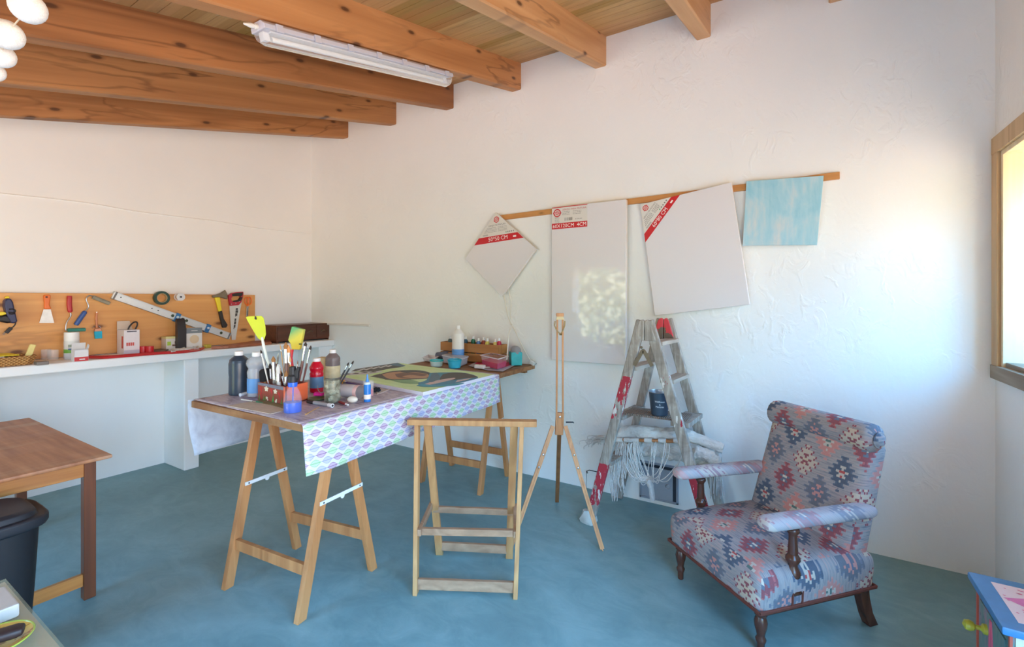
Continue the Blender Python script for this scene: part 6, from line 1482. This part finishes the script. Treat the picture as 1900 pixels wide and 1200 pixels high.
obj('canvas', mb, [P(216, 212, 220, .6), M_GRN2, P(62, 56, 52, .5, 0, .2), P(74, 112, 128, .5, 0, .2), P(206, 206, 204, .5), P(190, 140, 100, .5, 0, .15), P(120, 76, 54, .5, 0, .2), P(128, 172, 120, .5, 0, .15), P(16, 128, 160, .45, 0, .25), P(214, 186, 176, .5), P(52, 156, 178, .5, 0, .2)], t, smooth=0)

# far end of the table
def tub(label, px, py, w, h, mbody, mrim, name='paint_tub'):
    t, c, r, hh = lathe_thing(name, label, 'tub', px, py, w, h, [
        ('body', mbody, [(.80, 0), (.84, .03), (.97, .80), (.97, .84)]), ('rim', mrim, [(1., .80), (1.03, .84), (1.02, .98), (.93, 1.0), (.90, .80)])], 'teal paint tubs'); return c, r, hh
tub('small white plastic tub with green paint on the bare end of the work table', 810, 679, 25, 12, P(196, 216, 206, .35, 0, .12), P(36, 178, 172, .35, 0, .1))
tub('turquoise plastic tub with white writing right of the green one', 843.5, 682, 26, 16, P(60, 178, 200, .35, 0, .25), P(24, 160, 178, .35, 0, .1))
def rtub(name, label, cat, quad, z0, h, mbody, mrim, mfill=None, k=.92, fill=.7, z=ZC):
    q = [G(*p, z) for p in quad]; ce = sum(q, V())/4; t = thing(name, label, cat, ce)
    def sec(s, zz): return [ce+(p-ce)*s+V((0, 0, zz)) for p in q]
    secs = [sec(k, .001), sec(1, h), sec(.965, h), sec(k-.03, .004)]
    mb = MB(); mb.add(sum(secs, []), [[3, 2, 1, 0]]+[(i*4+j, i*4+(j+1) % 4, (i+1)*4+(j+1) % 4, (i+1)*4+j) for i in range(3) for j in range(4)]+[[12, 13, 14, 15]]); obj('body', mb, mbody, t, smooth=0, bev=.003)
    mb = MB(); a = sec(1.0, h-.002); b = sec(1.07, h-.002); c_ = sec(1.07, h+.003); d_ = sec(.96, h+.003); mb.add(a+b+c_+d_, [(i*4+j, i*4+(j+1) % 4, ((i+1) % 4)*4+(j+1) % 4, ((i+1) % 4)*4+j) for i in range(4) for j in range(4)]); obj('rim', mb, mrim, t, smooth=0)
    if mfill: mb = MB(); s0 = sec(k-.025, .006); s1 = sec(k-.025+(1-k)*fill, h*fill); mb.add(s0+s1, [[3, 2, 1, 0], [4, 5, 6, 7]]+[(j, (j+1) % 4, 4+(j+1) % 4, 4+j) for j in range(4)]); obj('paint', mb, mfill, t, smooth=0)
    return t, q, ce
M_FROST = P(216, 218, 226, .25, 0, .03, Alpha=.55)
t, q, ce = rtub('food_container', 'clear lidded plastic container in front of the white bottle', 'container', [(821, 672.5), (855, 680), (868, 675), (835, 668.5)], 0, .058, M_FROST, P(220, 222, 228, .3), P(206, 200, 206, .5, 0, .2), .94, .5)
mb = MB(); mb.add([ce+(p-ce)*1.05+V((0, 0, z)) for z in (.0612, .066) for p in q], [[3, 2, 1, 0], [4, 5, 6, 7]]+[(j, (j+1) % 4, 4+(j+1) % 4, 4+j) for j in range(4)]); obj('lid', mb, P(222, 224, 230, .25, 0, .02, Alpha=.6), t, smooth=0, bev=.002)
rtub('flat_dish', 'flat white plastic dish left of the clear container', 'dish', [(784, 669.5), (804, 673), (814, 668), (795, 664)], 0, .03, P(222, 216, 214, .4), P(228, 224, 222, .4), None, .85)
M_PINK = P(196, 8, 84, .35, 0, .06)
rtub('pink_tub', 'square frosted plastic tub half full of magenta paint', 'tub', [(892, 679), (924, 687.5), (942, 681), (911, 674)], 0, .085, P(232, 220, 228, .25, 0, 0, Alpha=.10), P(226, 216, 220, .3), M_PINK, .86, .58, ZC+.003)
mb = MB(); mb.poly([base(*Z4(*p)) for p in ((1210, 520), (1290, 480), (1660, 470), (1730, 480), (1545, 575), (1400, 565))], (0, 0, .0015)); solo('newspaper', mb, P(182, 178, 184, .8, 0, .25), 'grey newspaper sheet under the magenta tub', 'newspaper')
mb = MB(); mb.poly([base(*Z4(*p), ZC+.0016) for p in ((1268, 495), (1330, 478), (1640, 488), (1655, 500), (1540, 545), (1400, 540))], (0, 0, .0012)); solo('pink_paper', mb, P(206, 24, 96, .5, 0, .1), 'magenta painted paper under the square tub', 'paper')
# white bottle
t, c, r, h = lathe_thing('paint_bottle', 'large white paint bottle with blue label in front of the wooden crate', 'bottle', 850, 671.5, 24, 68, [
    ('body', P(232, 228, 222, .35, 0, .05), [(.90, 0), (1, .02), (1, .76), (.92, .80), (.5, .89), (.36, .90)]),
    ('label', P(96, 150, 206, .4, 0, .35), [(1.02, .10), (1.02, .36)]),
    ('cap', M_CAPW, [(.34, .90), (.34, .98), (.28, 1.)])], 'paint bottles on the work table', sy=.8)
# grey cloth heap
random.seed(9); c = base(826, 667); mb = MB(); mb.cushion(V((0, 0, 0)), (.14, .10, .07), .033, (16, 14, 8)); mb.v = [V((v.x*1.0+random.uniform(-.003, .003), v.y, max(v.z, -.034)*(1+.25*math.sin(40*v.x)*math.cos(36*v.y))))+c+V((-.02, .0, .036)) for v in mb.v]; solo('grey_cloth', mb, P(104, 104, 118, .95, 0, .15), 'crumpled dark grey cloth left of the wooden crate', 'cloth', smooth=80)
# wooden crate of small bottles
M_CRATE = wood((196, 136, 76), (152, 96, 48), 0, 1.3, .55, .4)
c1 = base(925, 676); cl_ = base(818, 666.3); hC = (676-640.5)*mpp(c1)
ex = (c1-cl_); Lx = ex.length; ex.normalize(); ey = V((-ex.y, ex.x, 0)); Wd = .125
t = thing('wooden_crate', 'slatted wooden crate of small paint bottles at the far end of the work table', 'crate', cl_+ex*Lx/2+ey*Wd/2)
for s_, nm in ((0, 'front_slat'), (1, 'back_slat')):
    for z0, z1 in ((.02, .47), (.52, 1.0)):
        mb = MB(); a = cl_+ey*(Wd*s_)+V((0, 0, hC*(z0+z1)/2)); mb.bar(a, a+ex*Lx, .010, hC*(z1-z0), bev=.001); obj(nm, mb, M_CRATE, t)
for s_ in (0, 1):
    for z0, z1 in ((.02, .47), (.52, 1.0)):
        mb = MB(); a = cl_+ex*(Lx*s_)+ey*.005+V((0, 0, hC*(z0+z1)/2)); mb.bar(a, a+ey*(Wd-.01), .010, hC*(z1-z0), bev=.001); obj('side_slat', mb, M_CRATE, t)
mb = MB(); a = cl_+ey*Wd/2+V((0, 0, .008)); mb.bar(a+ex*.005, a+ex*(Lx-.005), Wd-.012, .008); obj('bottom', mb, M_CRATE, t)
for x, y, col, lab in ((1030, 232, (84, 96, 92), 'little dark grey-green bottle at the left end of the wooden crate'), (1182, 238, (36, 84, 110), 'little dark blue bottle just right of the large white bottle'), (1256, 236, (28, 112, 78), 'little green bottle with white cap in the wooden crate'), (1308, 256, (66, 104, 150), 'little slate blue bottle next to the green one in the crate'), (1358, 248, (160, 66, 48), 'little rust red bottle in the wooden crate'), (1394, 258, (206, 186, 80), 'little yellow bottle next to the rust red one'), (1474, 262, (222, 204, 120), 'little pale yellow bottle left of the crimson one'), (1553, 256, (190, 24, 66), 'little crimson bottle at the right end of the crate')):
    px, py = Z4(x, y); u = (px-818)/(925-818)
    u = max(.04, min(.95, u-.03 if u < .9 else .95)); b_ = cl_+ex*Lx*u+ey*(.055 if x not in (1256, 1182, 1358) else .10)+V((0, 0, .0125)); d_ = depth(b_)
    T = pxat(px, py, d_); # keep it upright: slide along the crate until it lines up
    for _ in range(6):
        T = pxat(px, py, depth(b_)); b_ = b_+ex*((T-b_).dot(V((CA, SA, 0)))/ex.dot(V((CA, SA, 0))))
    k_ = min(max((b_-cl_).dot(ex), .028), Lx-.032); b_ = b_+ex*(k_-(b_-cl_).dot(ex)); H = T.z-b_.z; r_ = .019
    H += .006; tb = thing('small_paint_bottle', lab, 'bottle', b_, 0, 'small paint bottles in the crate')
    mb = MB(); mb.lathe([(r_*.95, 0), (r_, .004), (r_, H*.80), (r_*.6, H*.87)], b_, 18); obj('body', mb, P(*col, .3, 0, .1), tb)
    mb = MB(); mb.lathe([(r_*.6, H*.86), (r_*.6, H*.98), (r_*.45, H)], b_, 14); obj('cap', mb, M_CAPW, tb)
# teal pot with grey rag
t, c, r, h = lathe_thing('teal_pot', 'square turquoise painted pot at the far right corner of the work table', 'pot', 956.5, 676.5, 25, 24, [('pot', P(30, 168, 172, .4, 0, .3), [(1.1, 0), (1.12, .05), (1.16, .95), (1.08, 1.0), (1.0, .9), (.9, .2)])], n=4)
random.seed(10); mb = MB(); mb.cushion(V((0, 0, 0)), (.085, .075, .085), .034, (12, 12, 10)); mb.v = [v*(1+.10*math.sin(60*v.x+50*v.z))+c+V((0, 0, h*.6+.045)) for v in mb.v]; solo('grey_rag', mb, P(150, 148, 150, .95, 0, .12), 'crumpled light grey rag stuffed in the turquoise pot', 'rag', smooth=80)
# white extension lead
M_CABLE = P(232, 224, 210, .45)
t = thing('extension_lead', 'white extension lead running down the far wall to a socket on the table', 'cable', base(893, 684))
a, b = base(882, 683), base(899, 684.5)
mb = MB(); mb.bar(a+V((0, 0, .016)), b+V((0, 0, .016)), .04, .028, bev=.006); obj('socket', mb, P(232, 228, 222, .4), t)
mb = MB(); fc = a.lerp(b, .45)+V((0, 0, .0302)); mb.lathe([(.003, 0), (.003, .0006)], fc, 8); obj('socket_hole', mb, M_BLK, t)
mb = MB()
path = [b+V((0, 0, .014)), base(915, 681.5)+V((0, 0, .008)), base(930, 675)+V((0, 0, .02)), pxat(939.5, 667, 3.50), pxat(941, 660, 3.56), pxat(942.5, 640, 3.60), pxat(944.5, 618, 3.63), WY(950, 603, YW-.012), WY(947, 585, YW-.008), WY(948, 562, YW-.02), WY(943, 535, YW-.03)]
mb.tube(curve(path, 6), .004, 8)
mb.tube(curve([WY(948.5, 601, YW-.01), WY(955, 612, YW-.012), WY(964, 632, YW-.02), WY(976, 655, YW-.03), WY(984, 669, YW-.035)], 6), .004, 8)
mb.tube(curve([WY(948.5, 603, YW-.006), WY(941, 580, YW-.006), WY(936, 552, YW-.012), WY(933, 538, YW-.02)], 6), .004, 8)
obj('cable', mb, M_CABLE, t)
pz = WY(988, 673, YW-.038); mb = MB(); mb.box(pz, (.045, .03, .03), Matrix.Rotation(.5, 4, 'Y'), .006); obj('plug', mb, P(226, 222, 216, .4), t)
mb = MB(); mb.tube([pz+V((.02, 0, -.01)), pz+V((.04, 0, -.004))], .0025, 6); obj('plug_pin', mb, M_SIL, t)

# ================================================================ CAMERA, DAYLIGHT
cam = bpy.data.cameras.new('camera'); co = bpy.data.objects.new('camera', cam); C.objects.link(co)
cam.sensor_width = 36; cam.lens = 36*FOC/1900; cam.shift_y = -(600-HZ)/1900; cam.clip_start = .02
co.location = (0, 0, EYE); co.rotation_euler = (PI/2, 0, YAW); bpy.context.scene.camera = co
w = bpy.data.worlds.new('daylight'); bpy.context.scene.world = w; w.use_nodes = True; nt = w.node_tree
n = NB.__new__(NB); n.t = nt; n.m = w
bg = nt.nodes['Background']
tc = nt.nodes.new('ShaderNodeTexCoord'); vz = n.sep(tc.outputs['Generated'])[2]
f = n.math('MULTIPLY_ADD', vz, .5, .5)
nz_ = n.noise(tc.outputs['Generated'], 9, 6, .7)
ff = n.math('ADD', f, n.math('MULTIPLY', n.math('SUBTRACT', nz_, .5), .10))
sky = n.ramp(f, [(0, (1.08, .83, .62)), (.47, (1.22, .96, .73)), (.51, (1.3, 1.25, 1.2)), (.57, (.92, 1.2, 1.55)), (.64, (.40, 1.16, 2.08)), (.74, (.34, 1.5, 3.1)), (1, (.32, 1.45, 3.1))])
trees = n.ramp(n.noise(tc.outputs['Generated'], 70, 5, .75), [(.42, (.03, .06, .02)), (.53, (.36, .50, .16)), (.62, (1.7, 1.7, 1.2))])
tm = n.math('MULTIPLY', n.math('MULTIPLY', n.math('GREATER_THAN', f, .40), n.math('LESS_THAN', ff, .575)), n.math('LESS_THAN', n.sep(tc.outputs['Generated'])[1], -.6))
col = n.mix(tm, sky, trees)
nt.links.new(col, bg.inputs['Color']); bg.inputs['Strength'].default_value = 7.55
def portal(loc, rot, sx, sy):
    l = bpy.data.lights.new('daylight_portal', 'AREA'); l.shape = 'RECTANGLE'; l.size = sx; l.size_y = sy; l.cycles.is_portal = True
    o = bpy.data.objects.new('daylight_portal', l); o.location = loc; o.rotation_euler = rot; C.objects.link(o)
portal(((dx0+dx1)/2, YF-.02, dz1/2), (-PI/2, 0, PI), dx1-dx0, dz1)
portal((XR+TW-.01, (wy0+wy1)/2, (wz0+wz1)/2), (PI/2, 0, PI/2), wy1-wy0, wz1-wz0)
portal((XR+TW-.01, (gy_a+gy_b)/2, gz_b/2), (PI/2, 0, PI/2), gy_b-gy_a, gz_b)
vs = bpy.context.scene.view_settings; vs.view_transform = 'Standard'; vs.look = 'None'; vs.gamma = 1; vs.use_curve_mapping = False; vs.exposure = 0.0
sc = bpy.context.scene; sc.cycles.max_bounces = 10; sc.cycles.diffuse_bounces = 6; sc.cycles.transmission_bounces = 8; sc.cycles.use_denoising = True
